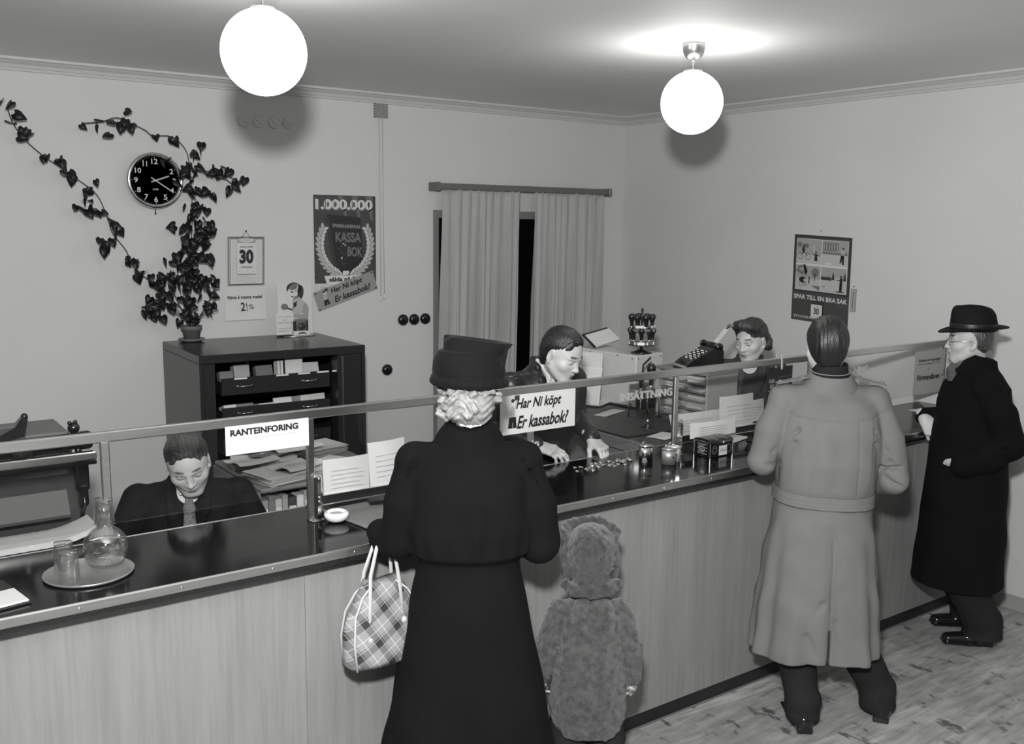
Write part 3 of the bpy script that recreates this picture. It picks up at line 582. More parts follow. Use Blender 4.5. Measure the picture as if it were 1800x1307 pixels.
# decorated tin box
e = onc('tea_tin', -2.054, -2.935, 'decorated black tin box with a domed lid and a white label', 'tin box', rz=0); e.scale = (.78, .85, .78); w_, d_, h_ = .185, .115, .085
g = G(); g.b2((-w_/2, -d_/2, 0), (w_/2, d_/2, h_), mat('tin_black', .010, .15), .002)
for sx in (-1, 1):
    for sy in (-1, 1): g.box((sx*w_/2, sy*d_/2, h_/2), (.006, .006, h_), m_alu, bev=.001)
g.b2((-w_/2-.001, -d_/2-.001, h_-.003), (w_/2+.001, d_/2+.001, h_), m_alu); g.build('box', e)
V = []; n = 10
for x in (-w_/2-.002, w_/2+.002):
    for i in range(n+1): a = PI*i/n; V.append((x, -math.cos(a)*(d_/2+.002), h_+.004+.018*math.sin(a)**.7))
V += [(-w_/2-.002, -d_/2-.002, h_), (-w_/2-.002, d_/2+.002, h_), (w_/2+.002, -d_/2-.002, h_), (w_/2+.002, d_/2+.002, h_)]; k = 2*(n+1)
F = [(i, n+1+i, n+2+i, i+1) for i in range(n)]+[tuple(range(n+1))+(k+1, k), tuple(range(2*n+1, n, -1))+(k+2, k+3), (k, k+2, n+1, 0), (n, 2*n+1, k+3, k+1)]
g = G(); g.raw(V, F, MATS['tin_black']); g.b2((-w_/2-.003, -d_/2-.004, h_+.002), (w_/2+.003, -d_/2-.001, h_+.008), m_alu); g.b2((-w_/2-.004, -d_/2, h_+.002), (-w_/2-.001, d_/2, h_+.008), m_alu)
g.box((-.04, -.02, h_+.0215), (.003, .09, .002), m_alu, R=RX(.1)); g.box((.04, -.02, h_+.0215), (.003, .09, .002), m_alu, R=RX(.1)); g.build('lid', e)
g = G(); g.ball((.012, -d_/2-.006, h_-.002), .008, m_alu, 12, (1, .6, 1)); g.build('clasp', e)
s = Sheet((-.020, -d_/2-.001, .008), (1, 0, 0), (0, 0, 1)); s.base(.066, .056, m_cream, .0008); s.lines(.012, .036, .054, .044, 1, m_mid, 1, .002); s.text('Te Centralen', .008, .022, .058, .034, m_dkp, 1, bold=.02) if 0 else s.lines(.008, .020, .058, .034, 2, m_dkp, 1, .003, 2); s.build('white_label', e)
s = Sheet((-w_/2-.001, d_/2-.012, .010), (0, -1, 0), (0, 0, 1)); 
for i in range(7): s.rect(.012+(i % 3)*.004, .008+i*.009, .082-(i % 2)*.02, .0105+i*.009, m_lt, 1)
s.ring(.045, .036, .022, .014, .002, m_lt, 2); s.build('side_decoration', e)
s = Sheet((-w_/2+.006, -d_/2-.001, .010), (1, 0, 0), (0, 0, 1)); s.ring(.028, .034, .022, .024, .003, m_mid, 1); s.ring(.028, .034, .012, .014, .002, m_mid, 1); s.ring(.146, .034, .020, .024, .003, m_mid, 1); s.build('front_decoration', e)
def sheetstack(name, x, y, z, w_, d_, rz, n, label, cat='papers', m=m_white, group=None, t=.0012, dr=.06, seed=1):
    g = G(); r = random.Random(seed)
    for i in range(n): g.box((r.uniform(-.008, .008), r.uniform(-.008, .008), t*(i+.5)), (w_, d_, t*.9), m, R=RZ(r.uniform(-dr, dr)))
    o = g.build(name, None, (x, y, z)); o.rotation_euler = (0, 0, rz); return tag(o, label, cat, group)
sheetstack('loose_papers', -1.735, -2.775, HC+.0005, .15, .085, .25, 5, 'few white slips on the counter between the tin box and the trench coat', seed=2)
e = onc('ink_pad', -1.64, -2.86, 'open black ink pad lying on the counter beside the trench coat', 'ink pad', rz=.3)
g = G(); g.b2((-.06, -.05, 0), (.06, .05, .010), m_blackmat, .002); g.build('base', e); g = G(); g.box((0, .045, .028), (.12, .006, .06), m_black, R=RX(-.5), bev=.002); g.build('lid', e)
sheetstack('paper_slip', -.245, -2.86, HC+.0005, .15, .08, -.1, 2, 'white slip lying on the countertop by the sleeve of the man in the black hat', 'paper', seed=8)
# ---------------------------------------------------------------- clerk desks behind the counter
e = empty('service_desk', (-1.2, -1.9, 0), 'broad dark topped desk behind the counter at the cashier side', 'desk')
g = G(); g.b2((-.99, YB+.005+1.9, HC-.040), (-.07, .62, HC-.0005), m_desk, .002); g.build('desktop', e)
g = G(); g.b2((-.992, YB+.006+1.9, HC-.055), (-.975, .62, HC-.0), m_oakd, .001); g.b2((-.97, YB+.03+1.9, .02), (-.93, .60, HC-.04), m_oakd); g.build('side_panel', e)
g = G(); g.b2((-.12, YB+.03+1.9, .02), (-.08, .60, HC-.04), m_oakd); g.build('side_panel', e); g = G(); g.b2((-.93, .57, .02), (-.12, .60, HC-.04), m_oakd); g.build('rear_panel', e)
g = G(); g.box((-1.93, -2.16, HC+.003), (.46, .62, .006), mat('writing_mat', .035, .5), bev=.001); tag(g.build('writing_mat'), 'large dark writing mat on the desk beside the cashier', 'mat')
sheetstack('loose_papers', -1.975, -2.54, HC+.001, .15, .10, .25, 2, 'white sheet lying on the desk near the second glass post', 'paper', seed=12)
sheetstack('loose_papers', -1.84, -1.98, HC+.0065, .21, .07, .35, 3, 'narrow white papers on the writing mat beside the cashier sleeve', 'papers', seed=13, m=m_paper)
sheetstack('loose_papers', -1.70, -1.68, HC+.0065, .22, .17, .5, 3, 'white sheets under the ledger cards at the back of the desk', 'papers', seed=14)
# ledger card cabinet
e = empty('ledger_card_box', (-1.608, -1.933, HC), 'pale metal ledger card box standing on the desk behind the cashier', 'box'); Rb = RZ(-.02)
m_pale = mat('pale_metal', .52, .4, var=(8, .05)); g = G(); g.b2((0, 0, .006), (.235, .50, .298), m_pale, .004); b_ = g.build('case', e); b_.rotation_euler = (0, 0, .12)
g = G(); g.b2((-.02, -.03, 0), (.26, .52, .006), m_blackmat, .002); o = g.build('base_plate', e); o.rotation_euler = (0, 0, .12)
g = G()
for (x, z) in ((.018, .02), (.018, .16), (.018, .28), (.115, .02), (.215, .28)): g.ball((x, -.001, z), .004, m_ink, 8)
for (y, z) in ((.03, .28), (.03, .02), (.14, .288), (.35, .285)): g.ball((-.001, y, z), .004, m_ink, 8)
o = g.build('rivets', e); o.rotation_euler = (0, 0, .12); o['kind'] = 'stuff'
g = G(); g.b2((.005, -.002, .008), (.23, 0, .075), m_steel); o = g.build('nameplate', e); o.rotation_euler = (0, 0, .12)
def ledger(x, y, z, w_, h_, rz, lean, label, seed):
    eu = RZ(rz) @ np.array([1, 0, 0]); n_ = RZ(rz) @ np.array([0, 1., 0]); ev = np.array([0, 0, 1.])*math.cos(lean)+n_*math.sin(lean)
    s = Sheet((x, y, z), eu, ev); s.base(w_, h_, m_white, .010); nn = int(h_/.012)
    for i in range(nn): s.rect(.008, .008+i*.012, w_-.008, .0095+i*.012, m_lt, 1)
    for i in range(8): s.rect(.008+i*(w_-.018)/7, .006, .010+i*(w_-.018)/7, h_-.006, m_paper, 2)
    return tag(s.build('ledger_cards'), label, 'cards', 'ledger cards at the card box')
ledger(-1.86, -1.50, HC+.012, .30, .29, -1.15, .12, 'bundle of ruled ledger cards leaning on the left face of the card box', 1)
ledger(-1.92, -1.55, HC+.012, .30, .215, -1.05, .22, 'lower ruled cards slanting in front of the leaning ledger bundle', 2)
e = empty('open_ledger', (-1.50, -1.50, HC+.30), 'slanting open ledger with pale pages on top of the card box', 'book'); e.rotation_euler = (0, 0, .2)
g = G(); g.box((0, .0, .052), (.27, .012, .115), m_black, R=RX(-.9) @ RY(-.12), bev=.002); g.build('cover', e); g = G(); g.box((0.003, -.012, .050), (.255, .014, .100), m_white, R=RX(-.9) @ RY(-.12)); g.build('pages', e)
# stamp carousel
cx, cy, cz = -1.505, -1.86, HC+.300
e = empty('stamp_carousel', (cx, cy, cz), 'two tier revolving rubber stamp rack standing on the card box', 'stamp rack')
G().lathe([(.001, 0), (.058, 0), (.060, .006), (.030, .014), (.010, .022), (.008, .03)], m_black, n=36).build('foot', e)
G().tube([(0, 0, .02), (0, 0, .255)], .007, m_black, 12).build('column', e)
for zz in (.075, .150):
    g = G(); g.lathe([(.050, zz), (.062, zz-.002), (.066, zz+.002), (.062, zz+.006), (.050, zz+.004)], m_steel, n=36)
    for k in range(4): g.box((.025*math.cos(k*PI/2), .025*math.sin(k*PI/2), zz+.001), (.055, .006, .004), m_steel, R=RZ(k*PI/2))
    g.build('ring', e)
for a in (-.9, .35): 
    g = G(); g.box((.070*math.sin(a), -.070*math.cos(a), .155), (.052, .003, .014), m_cream, R=RZ(a)); g.build('label_holder', e)
def stampg():
    e = empty('rubber_stamp', (0, 0, 0), '', 'stamp', 'rubber stamps hanging on the rack')
    g = G(); g.lathe([(.001, .086), (.008, .085), (.0135, .078), (.0145, .068), (.011, .056), (.0075, .044), (.006, .030), (.006, .018)], m_black, n=20); g.build('handle', e)
    g = G(); g.lathe([(.007, .018), (.0085, .016), (.0085, .010), (.006, .008)], m_chrome, n=16); g.build('collar', e)
    g = G(); g.b2((-.016, -.008, -.012), (.016, .008, .008), m_steel, .002); g.b2((-.016, -.008, -.016), (.016, .008, -.012), m_blackmat); g.build('mount', e); return e
pst = stampg(); used = False
for tier, zz in ((0, .062), (1, .137)):
    for k in range(8):
        a = k*PI/4+tier*.35; loc = (cx+.062*math.cos(a), cy+.062*math.sin(a), cz+zz)
        o = pst if not used else clone(pst); used = True
        o.location = loc; o.rotation_euler = (0, 0, a+PI/2); o.scale = (1.4, 1.4, 1.0)
        front = math.sin(a)*-.8+math.cos(a)*-.6
        o['label'] = ('black knobbed rubber stamp hanging on the %s ring of the stamp rack' % ('lower', 'upper')[tier])
e = empty('stamp_holder', (-1.735, -2.14, HC+.001), 'metal holder for two standing black handled stamps, before the card box', 'holder')
g = G(); g.b2((-.075, -.055, .110), (.075, .055, .118), m_steel, .002); g.b2((-.075, -.055, 0), (.075, .055, .006), m_kick, .002)
for sx in (-.068, .068): 
    for sy in (-.045, .045): g.tube([(sx, sy, 0), (sx, sy, .17)], .004, m_chrome, 8)
g.b2((-.075, .040, .150), (.075, .048, .178), m_steel, .002); g.build('frame', e)
for (dx, sc, lab) in ((-.038, 1.15, 'shorter black handled stamp standing in the metal holder'), (.036, 1.75, 'tall black handled stamp standing in the metal holder')):
    o = clone(pst, (-1.735+dx, -2.15, HC+.14), .2, lab); o.scale = (sc, sc, sc); del o['group']
# pigeonhole rack with adding machine
e = empty('paper_rack', (-1.56, -2.43, HC), 'wooden pigeonhole rack filled with papers, holding the adding machine', 'rack', rz=0); W_, D_, H_ = .245, .36, .245
e.rotation_euler = (0, 0, .06); m_rk = mat('rack_wood', .34, .55, grain=(50, 4, 50, .12))
g = G(); g.b2((0, 0, 0), (W_, .014, H_), m_rk, .001); g.build('side_panel', e); g = G(); g.b2((0, D_-.014, 0), (W_, D_, H_), m_rk, .001); g.build('side_panel', e)
g = G(); g.b2((W_-.010, .014, 0), (W_, D_-.014, H_), m_rk); g.build('back_panel', e); g = G(); g.b2((-.004, -.004, H_), (W_+.004, D_+.004, H_+.016), m_oakd, .002); g.build('top_board', e)
for k in range(5): g = G(); g.b2((.002, .014, .002+k*.048), (W_-.010, D_-.014, .008+k*.048), m_oakd); g.build('shelf', e)
rd = random.Random(3)
for k in range(5):
    for j in range(2):
        z = HC+.0095+k*.048; yy = -2.43+.10+j*.15; nn = rd.randint(6, 14)
        sheetstack('filed_papers', -1.452-rd.uniform(0, .03), yy, z, .18, .12, .06+rd.uniform(-.08, .08), nn, '%s stack of papers in the %s compartment of the wooden rack' % (('right hand', 'left hand')[j], ('bottom', 'second lowest', 'middle', 'second highest', 'top')[k]), 'papers', m=m_white if rd.random() < .6 else m_paper, group='papers in the pigeonhole rack', t=.0024, dr=.10, seed=k*7+j)
AX, AY, AZ = -1.440, -2.28, HC+.262
e = empty('adding_machine', (AX, AY, AZ), 'black adding machine with a long metal arm, on top of the wooden rack', 'adding machine', rz=0); e.rotation_euler = (0, 0, -.30); e.scale = (.80, .80, .80)
V = [(-.17, .0), (-.17, .035), (-.13, .065), (-.03, .110), (.03, .145), (.085, .145), (.10, .12), (.10, 0)]; V2 = [(x, y_, z) for y_ in (-.09, .09) for x, z in V]; n = len(V)
g = G(); g.raw([(x, s_, z) for s_ in (-.09, .09) for x, z in V], [tuple(range(n))]+[tuple(range(2*n-1, n-1, -1))]+[(i, n+i, n+(i+1) % n, (i+1) % n) for i in range(n)], m_black); g.b2((-.18, -.10, -.0), (.11, .10, .010), m_black, .003); g.build('body', e)
g = G()
for i in range(6):
    for j in range(7): g.lathe([(.001, .012), (.006, .011), (.0065, .004), (.004, 0)], m_alu if (i+j) % 3 else m_bake, (-.115+i*.019, -.065+j*.021, .068+i*.0093), n=8)
o = g.build('keys', e); o['kind'] = 'stuff'
g = G(); g.tube([(.055, -.10, .155), (.055, .10, .155)], .022, m_black, 20); g.build('platen', e)
for sy in (-1, 1): g = G(); g.lathe([(.024, 0), (.026, .004), (.024, .014), (.001, .015)], m_bake, (.055, sy*.100, .155), n=20, R=RX(-sy*PI/2)); g.build('platen_knob', e)
g = G(); g.box((.120, -.02, .225), (.004, .012, .17), m_black, R=RY(.75)); g.box((.180, -.02, .285), (.010, .06, .022), m_chrome, R=RY(.75)); g.build('paper_arm', e)
g = G(); g.box((.100, -.035, .215), (.003, .055, .13), m_paper, R=RY(.72)); g.build('paper_strip', e)
g = G(); g.b2((-.175, -.088, .012), (-.165, .088, .030), m_alu, .002); g.build('front_trim', e)
g = G(); pp = [(-1.66, -2.10, AZ+.05), (-1.73, -2.12, AZ+.02), (-1.765, -2.15, AZ-.04), (-1.77, -2.17, AZ-.12), (-1.76, -2.20, HC+.05), (-1.78, -2.26, HC+.007), (-1.83, -2.32, HC+.007)]
g.tube(pp, .0055, m_blackmat, 8); tag(g.build('power_cord'), 'black cord looping down from the adding machine to the desk', 'cord')
e = empty('pen_stand', (-1.915, -2.36, HC), 'small black pen stand on the desk behind the second glass post', 'pen stand'); g = G(); g.lathe([(.001, 0), (.038, 0), (.036, .012), (.020, .020), (.010, .030), (.001, .031)], m_black, n=28, c=(0, 0, 0)); g.build('base', e); g = G(); g.ball((0, 0, .036), .009, m_chrome, 12); g.build('ball_socket', e)
# ---------------------------------------------------------------- seated clerk's desk, binder shelf, bookkeeping machine
e = empty('clerk_desk', (-4.2, -2.32, 0), 'low writing desk hidden behind the counter at the seated clerk', 'desk')
g = G(); g.b2((-.30, -.34, .715), (.30, .02, .745), m_desk, .002); g.build('desktop', e)
for x in (-.29, .23): g = G(); g.b2((x, -.33, 0), (x+.06, .01, .715), m_oakd); g.build('pedestal', e)
e = empty('binder_shelf', (-3.86, -2.10, 0), 'low shelf of binders with papers on top, to the right of the seated clerk', 'shelf')
W_, D_ = .60, .56; g = G(); g.b2((-.008, -.03, .985), (W_, D_, 1.005), m_oakd, .006); g.build('top_board', e)
g = G(); g.b2((-.016, 0, .0), (0, D_, .985), m_oakd, .001); g.build('side_panel', e); g = G(); g.b2((W_-.016, 0, 0), (W_, D_, .985), m_oakd, .001); g.build('side_panel', e); g = G(); g.b2((0, D_-.012, 0), (W_-.016, D_, .985), m_oakd); g.build('back_panel', e); g = G(); g.b2((0, .01, .60), (W_-.016, D_-.012, .618), m_oakd); g.build('shelf_board', e)
x = -3.852; rd = random.Random(8); i = 0
tone = [.25, .16, .42, .30, .05, .60, .36, .04, .62, .30, .22, .45, .08, .5, .3, .2]
names = ['greyish', 'dark grey', 'pale', 'mid grey', 'black', 'white', 'light grey', 'black', 'white', 'mid grey', 'dark grey', 'pale', 'black', 'white', 'grey', 'dark']
while x < -3.322:
    t = [.034, .028, .030, .026, .038, .032, .040, .024, .048, .032, .038, .040, .034, .046, .038, .036][i % 16]
    e = empty('binder', (x+t/2, -2.075, .619), '%s binder, number %s from the left end of the low shelf' % (names[i % 16], ['one', 'two', 'three', 'four', 'five', 'six', 'seven', 'eight', 'nine', 'ten', 'eleven', 'twelve', 'thirteen', 'fourteen', 'fifteen', 'sixteen', 'seventeen', 'eighteen'][i]), 'binder', 'binders in the low shelf')
    h = .325+rd.uniform(-.01, .012); g = G(); g.b2((-t/2+.0008, 0, 0), (t/2-.0008, .24, h), mat('binder_%d' % (i % 16), tone[i % 16], .55), .002); g.build('cover', e)
    g = G(); g.b2((-t/2+.004, -.0008, h*.62), (t/2-.004, .0, h*.88), m_cream); g.build('spine_label', e) if i % 2 == 0 else None
    x += t+.001; i += 1
for (x, y, w_, d_, rz, n, m, lab, sd) in [(-3.70, -1.99, .30, .21, .25, 20, m_paper, 'thick magazine like stack at the front of the binder shelf top', 1), (-3.70, -1.73, .28, .18, -.3, 16, m_white, 'untidy white papers in the middle of the binder shelf top', 2), (-3.45, -1.90, .22, .16, .5, 8, m_white, 'small white papers at the right front of the binder shelf top', 3), (-3.40, -1.64, .22, .17, .25, 22, m_paper, 'stack of grey papers at the right rear of the binder shelf top', 4)]:
    sheetstack('paper_stack', x, y, 1.006, w_, d_, rz, n, lab, 'papers', m, 'papers on the binder shelf', .0016, .09, sd)
def curl_sheet(x, y, z, w_, d_, rz, label, m, k, seed, dark=False):
    s = Sheet((x, y, z), RZ(rz) @ np.array([1, 0, 0]), RZ(rz) @ np.array([0, 1., 0])); s.curl = lambda u, v: k*(u/w_-.4)**2+.4*k*math.sin(6*v/d_); s.base(w_, d_, m, .0012, 10, 6)
    if not dark: s.lines(.02, .02, w_-.03, d_-.02, 9, m_lt, 6, .0015, seed)
    return tag(s.build('loose_sheet'), label, 'sheet', 'loose sheets on the binder shelf')
curl_sheet(-3.86, -1.86, 1.040, .20, .16, .15, 'typed sheet bent over the left edge of the shelf papers', m_white, .02, 1); curl_sheet(-3.72, -1.80, 1.046, .20, .12, .4, 'dark grey folder lying on the shelf papers', m_mid, .01, 2, True)
curl_sheet(-3.64, -1.75, 1.050, .24, .16, .1, 'wide typed sheet on top of the shelf papers', m_white, .02, 3); curl_sheet(-3.52, -1.62, 1.058, .18, .17, .6, 'pointed white sheet sticking up at the back of the shelf', m_white, .05, 4)
curl_sheet(-3.72, -2.08, 1.043, .20, .15, .35, 'crumpled white sheet at the front of the shelf top', m_white, .03, 5)
# bookkeeping machine at far left
e = empty('bookkeeping_machine', (-4.86, -2.05, .745), 'large black bookkeeping machine at far left behind the glass screen', 'machine'); m_mach = mat('machine_grey', .05, .35, var=(12, .15))
g = G(); g.b2((-.42, -.10, .0), (.31, .30, .46), m_mach, .02); g.b2((-.42, -.03, .46), (.29, .26, .58), mat('machine_top', .11, .5), .012); g.build('body', e)
g = G(); g.b2((-.46, -.17, .495), (.345, -.135, .525), m_alu, .004); g.b2((-.46, -.165, .478), (.345, -.140, .492), m_black, .002); g.build('carriage_bar', e)
g = G(); g.tube([(-.44, -.09, .555), (.30, -.09, .555)], .030, m_black, 20); g.build('platen', e)
g = G(); g.lathe([(.030, 0), (.034, .01), (.034, .035), (.028, .045), (.001, .046)], m_bake, (.300, -.09, .555), n=24, R=RY(PI/2)); g.build('platen_knob', e)
g = G(); g.ball((.300, -.02, .590), .022, m_black, 14); g.ball((.285, -.03, .612), .008, m_bake, 10); g.ball((.305, -.03, .614), .008, m_bake, 10); g.box((.30, -.11, .44), (.045, .06, .13), m_black, bev=.008); g.box((.300, -.125, .36), (.03, .04, .08), m_black, bev=.005); g.tube([(.30, -.12, .40), (.30, -.15, .33), (.285, -.15, .28)], .006, m_black, 8); g.tube([(.30, -.10, .49), (.30, -.05, .57)], .012, m_black, 10); g.build('levers', e)
g = G(); g.raw([(-.42, -.12, .56), (-.05, -.14, .565), (.12, -.13, .60), (.135, -.125, .665), (.115, -.125, .668), (.09, -.13, .635), (-.42, -.12, .62), (-.42, -.05, .56), (-.05, -.05, .565), (.12, -.09, .60), (.135, -.10, .665), (.115, -.10, .668), (.09, -.08, .635), (-.42, -.05, .62)], [(0, 1, 2, 3, 4, 5, 6), (13, 12, 11, 10, 9, 8, 7)]+[(i, i+7, (i+1) % 7+7, (i+1) % 7) for i in range(7)], m_black); g.ball((.125, -.112, .668), .012, m_bake, 12); g.ball((.105, -.15, .545), .035, m_black, 16, (1, .6, 1)); g.build('carriage_handle', e)
g = G(); g.raw([(-.42, -.20, .315), (.24, -.20, .315), (.24, -.15, .395), (-.42, -.15, .395), (-.42, -.185, .30), (.24, -.185, .30), (.24, -.135, .385), (-.42, -.135, .385)], [(0, 1, 2, 3), (7, 6, 5, 4), (0, 4, 5, 1), (1, 5, 6, 2), (2, 6, 7, 3), (3, 7, 4, 0)], mat('ledger_sheet_grey', .09, .6)); g.build('ledger_leaf', e)
def ribbed(y0, z0, x1, tip, label):
    g = G(); V = []; n = 46; x0 = -.46
    for i in range(n+1):
        t = i/n; x = x0+(x1-x0)*t; z = z0+.006*math.sin(i*PI)+(max(0, t-.80)/.2)**2*tip; y = y0+.0025*(i % 2)
        V += [(x, y, z), (x, y, z+.020), (x, y+.16, z+.016), (x, y+.16, z-.004)]
    F = []
    for i in range(n):
        a = i*4
        for k in range(4): F.append((a+k, a+4+k, a+4+(k+1) % 4, a+(k+1) % 4))
    F += [(3, 2, 1, 0), (n*4, n*4+1, n*4+2, n*4+3)]; g.raw(V, F, m_paper); o = g.build('ledger_stack'); o.location = (-4.86, -2.05, .745); return tag(o, label, 'papers', 'ledger stacks below the bookkeeping machine')
ribbed(-.33, .245, .300, .035, 'upper pale ledger stack with a curled tip, before the bookkeeping machine'); ribbed(-.40, .155, .28, .03, 'lower pale ledger stack before the bookkeeping machine')
g = G(); g.b2((-5.35, -2.46, .745), (-4.56, -2.28, .895), m_mach, .004); g.b2((-5.35, -2.38, .895), (-4.56, -2.22, .985), m_mach, .004); tag(g.build('ledger_trough'), 'dark stepped trough carrying the ledger stacks behind the glass', 'trough')
g = G(); g.b2((-5.6, -2.40, 0), (-4.52, -1.65, .7445), m_oakd, .004); tag(g.build('machine_table'), 'plain table carrying the bookkeeping machine', 'table')
# ================================================================ dark cabinet with plant
CBX, CBY = -3.18, -.395; e = empty('tambour_cabinet', (CBX, CBY, 0), 'dark steel cabinet with open front showing drawers, against the back wall', 'cabinet', rz=-.02)
W_, D_, H_ = .975, .735, 1.385; w2, d2 = W_/2, D_/2
g = G(); g.b2((-w2, -d2, H_-.048), (w2, d2, H_), m_cab, .004); g.build('top_panel', e)
for sx in (-1, 1):
    g = G(); g.b2((sx*w2, -d2+.004, 0), (sx*(w2-.022), d2, H_-.048), m_cab, .002); g.build('side_panel', e)
g = G(); g.b2((-w2+.022, d2-.02, 0), (w2-.022, d2, H_-.048), m_cabin); g.build('back_panel', e)
for (a, b) in ((-w2+.022, -w2+.085), (w2-.175, w2-.022)):
    g = G(); g.b2((a, -d2+.008, 0), (b, -d2+.10, H_-.048), m_cab, .003); g.build('front_stile', e)
g = G(); g.b2((w2-.150, -d2-.000, 0), (w2-.142, -d2+.02, H_-.06), m_steel); g.build('tambour_track', e)
g = G(); g.ball((w2+.004, -.20, .745), .008, m_chrome, 12); g.build('lock_knob', e)
def drawer(z0, z1, hz):
    dx0, dx1 = -w2+.125, w2-.215
    g = G(); g.b2((dx0, -d2+.03, z0), (dx1, -d2+.045, z1), m_cab, .002); g.b2((dx0, -d2+.045, z0), (dx0+.006, d2-.05, z1-.02), m_cab); g.b2((dx1-.006, -d2+.045, z0), (dx1, d2-.05, z1-.02), m_cab); g.b2((dx0, -d2+.045, z0), (dx1, d2-.05, z0+.004), m_cabin); dd = g.build('drawer', e)
    for t in (.2, .8):
        x = dx0+(dx1-dx0)*t; g = G(); g.tube([(x-.042, -d2+.030, hz), (x-.042, -d2+.012, hz), (x+.042, -d2+.012, hz), (x+.042, -d2+.030, hz)], .0035, m_chrome, 8); g.box((x-.042, -d2+.027, hz), (.014, .006, .012), m_chrome); g.box((x+.042, -d2+.027, hz), (.014, .006, .012), m_chrome); g.build('drawer_handle', dd)
    return dx0, dx1
dx0, dx1 = drawer(1.150, 1.245, 1.198)
drawer(.990, 1.080, 1.047); drawer(.82, .91, .87); drawer(.65, .74, .70)
for k in range(5):
    g = G(); x = [dx0+.07, dx0+.31, dx0+.44, dx0+.555, dx0+.65][k]; g.b2((x, -d2+.026, 1.236), (x+.072, -d2+.032, 1.245), m_white); g.build('label_strip', e)
def incab(name, x, y, z, w_, d_, h_, rx, m, lab, cat='papers', rz=0):
    g = G(); g.box((0, 0, h_/2), (w_, d_, h_), m, bev=.001); o = g.build(name, None, (CBX+x, CBY+y, z)); o.rotation_euler = (rx, 0, rz); return tag(o, lab, cat, 'papers in the top cabinet drawer' if z > 1.13 else 'papers in the second cabinet drawer')
y1 = -d2+.10
incab('card_bundle', dx0+.05, y1+.02, 1.155, .075, .05, .115, -.3, m_mid, 'leftmost grey card bundle in the top open drawer'); incab('card_bundle', dx0+.17, y1+.12, 1.155, .085, .06, .130, -.3, m_lt, 'second card bundle from the left in the top open drawer')
incab('card_bundle', dx0+.30, y1+.10, 1.155, .10, .05, .12, -.3, m_mid, 'third card bundle from the left in the top open drawer'); incab('card_bundle', dx0+.215, y1+.14, 1.155, .018, .05, .145, -.2, m_lt, 'thin upright card in the top open drawer')
incab('envelope', dx0+.352, y1+.03, 1.155, .014, .05, .155, -.08, m_white, 'left upright white envelope in the top open drawer', rz=.1); incab('envelope', dx0+.372, y1+.03, 1.155, .014, .05, .158, -.05, m_white, 'right upright white envelope in the top open drawer')
incab('white_card', dx0+.44, y1, 1.155, .105, .012, .168, -.05, m_white, 'large white card standing in the top open drawer', 'card'); incab('card_bundle', dx0+.57, y1+.06, 1.155, .10, .05, .125, -.5, m_paper, 'slanting pale forms at the right of the top open drawer', rz=-.2)
incab('card_bundle', dx0+.05, y1, .995, .07, .09, .085, -.3, m_paper, 'pale papers at the left of the second drawer'); incab('card_bundle', dx0+.15, y1+.05, .995, .10, .10, .075, -.3, m_mid, 'grey papers beside the pale ones in the second drawer')
incab('card_bundle', dx0+.30, y1+.05, .995, .14, .10, .070, -.2, m_paper, 'flat pale papers in the middle of the second drawer'); incab('white_card', dx0+.37, y1-.01, .995, .11, .014, .105, -.3, m_white, 'white card standing in the second drawer', 'card'); incab('card_bundle', dx0+.55, y1+.05, .995, .16, .12, .095, -.2, m_paper, 'loose pale papers at the right of the second drawer', rz=.1)
# plant
px_, py_ = -3.512, -.105
g = G(); g.lathe([(.001, 0), (.052, 0), (.074, .012), (.078, .018), (.073, .018), (.052, .006), (.001, .005)], m_clay2, n=40, c=(px_, py_, 1.3855)); tag(g.build('plant_saucer'), 'clay saucer under the flower pot on the dark cabinet', 'saucer')
e = empty('climbing_plant', (px_, py_, 1.391), 'dark leaved climbing plant in a clay pot, trained up the wall around the clock', 'plant')
g = G(); g.lathe([(.001, 0), (.042, 0), (.053, .062), (.060, .064), (.062, .088), (.055, .089), (.052, .078), (.001, .076)], m_clay, n=40); g.build('pot', e); G().lathe([(.001, .079), (.052, .077)], m_ink, n=24).build('soil', e)
VL = [(-4.413, 2.677), (-4.4, 2.614), (-4.381, 2.58), (-4.336, 2.509), (-4.246, 2.43), (-4.178, 2.382), (-4.097, 2.324), (-4.024, 2.264), (-3.976, 2.209), (-3.943, 2.1), (-3.916, 2.02), (-3.853, 1.924), (-3.81, 1.826), (-3.734, 1.752), (-3.647, 1.673), (-3.552, 1.568), (-3.515, 1.47)]
VU = [(-3.508, 1.47), (-3.505, 1.72), (-3.484, 1.922), (-3.473, 2.122), (-3.466, 2.287), (-3.478, 2.418), (-3.491, 2.508), (-3.569, 2.575), (-3.675, 2.578), (-3.721, 2.604), (-3.79, 2.637), (-3.871, 2.662), (-3.948, 2.635), (-4.052, 2.619)]
VR = [(-3.462, 2.386), (-3.389, 2.389), (-3.328, 2.381), (-3.26, 2.343), (-3.213, 2.311)]
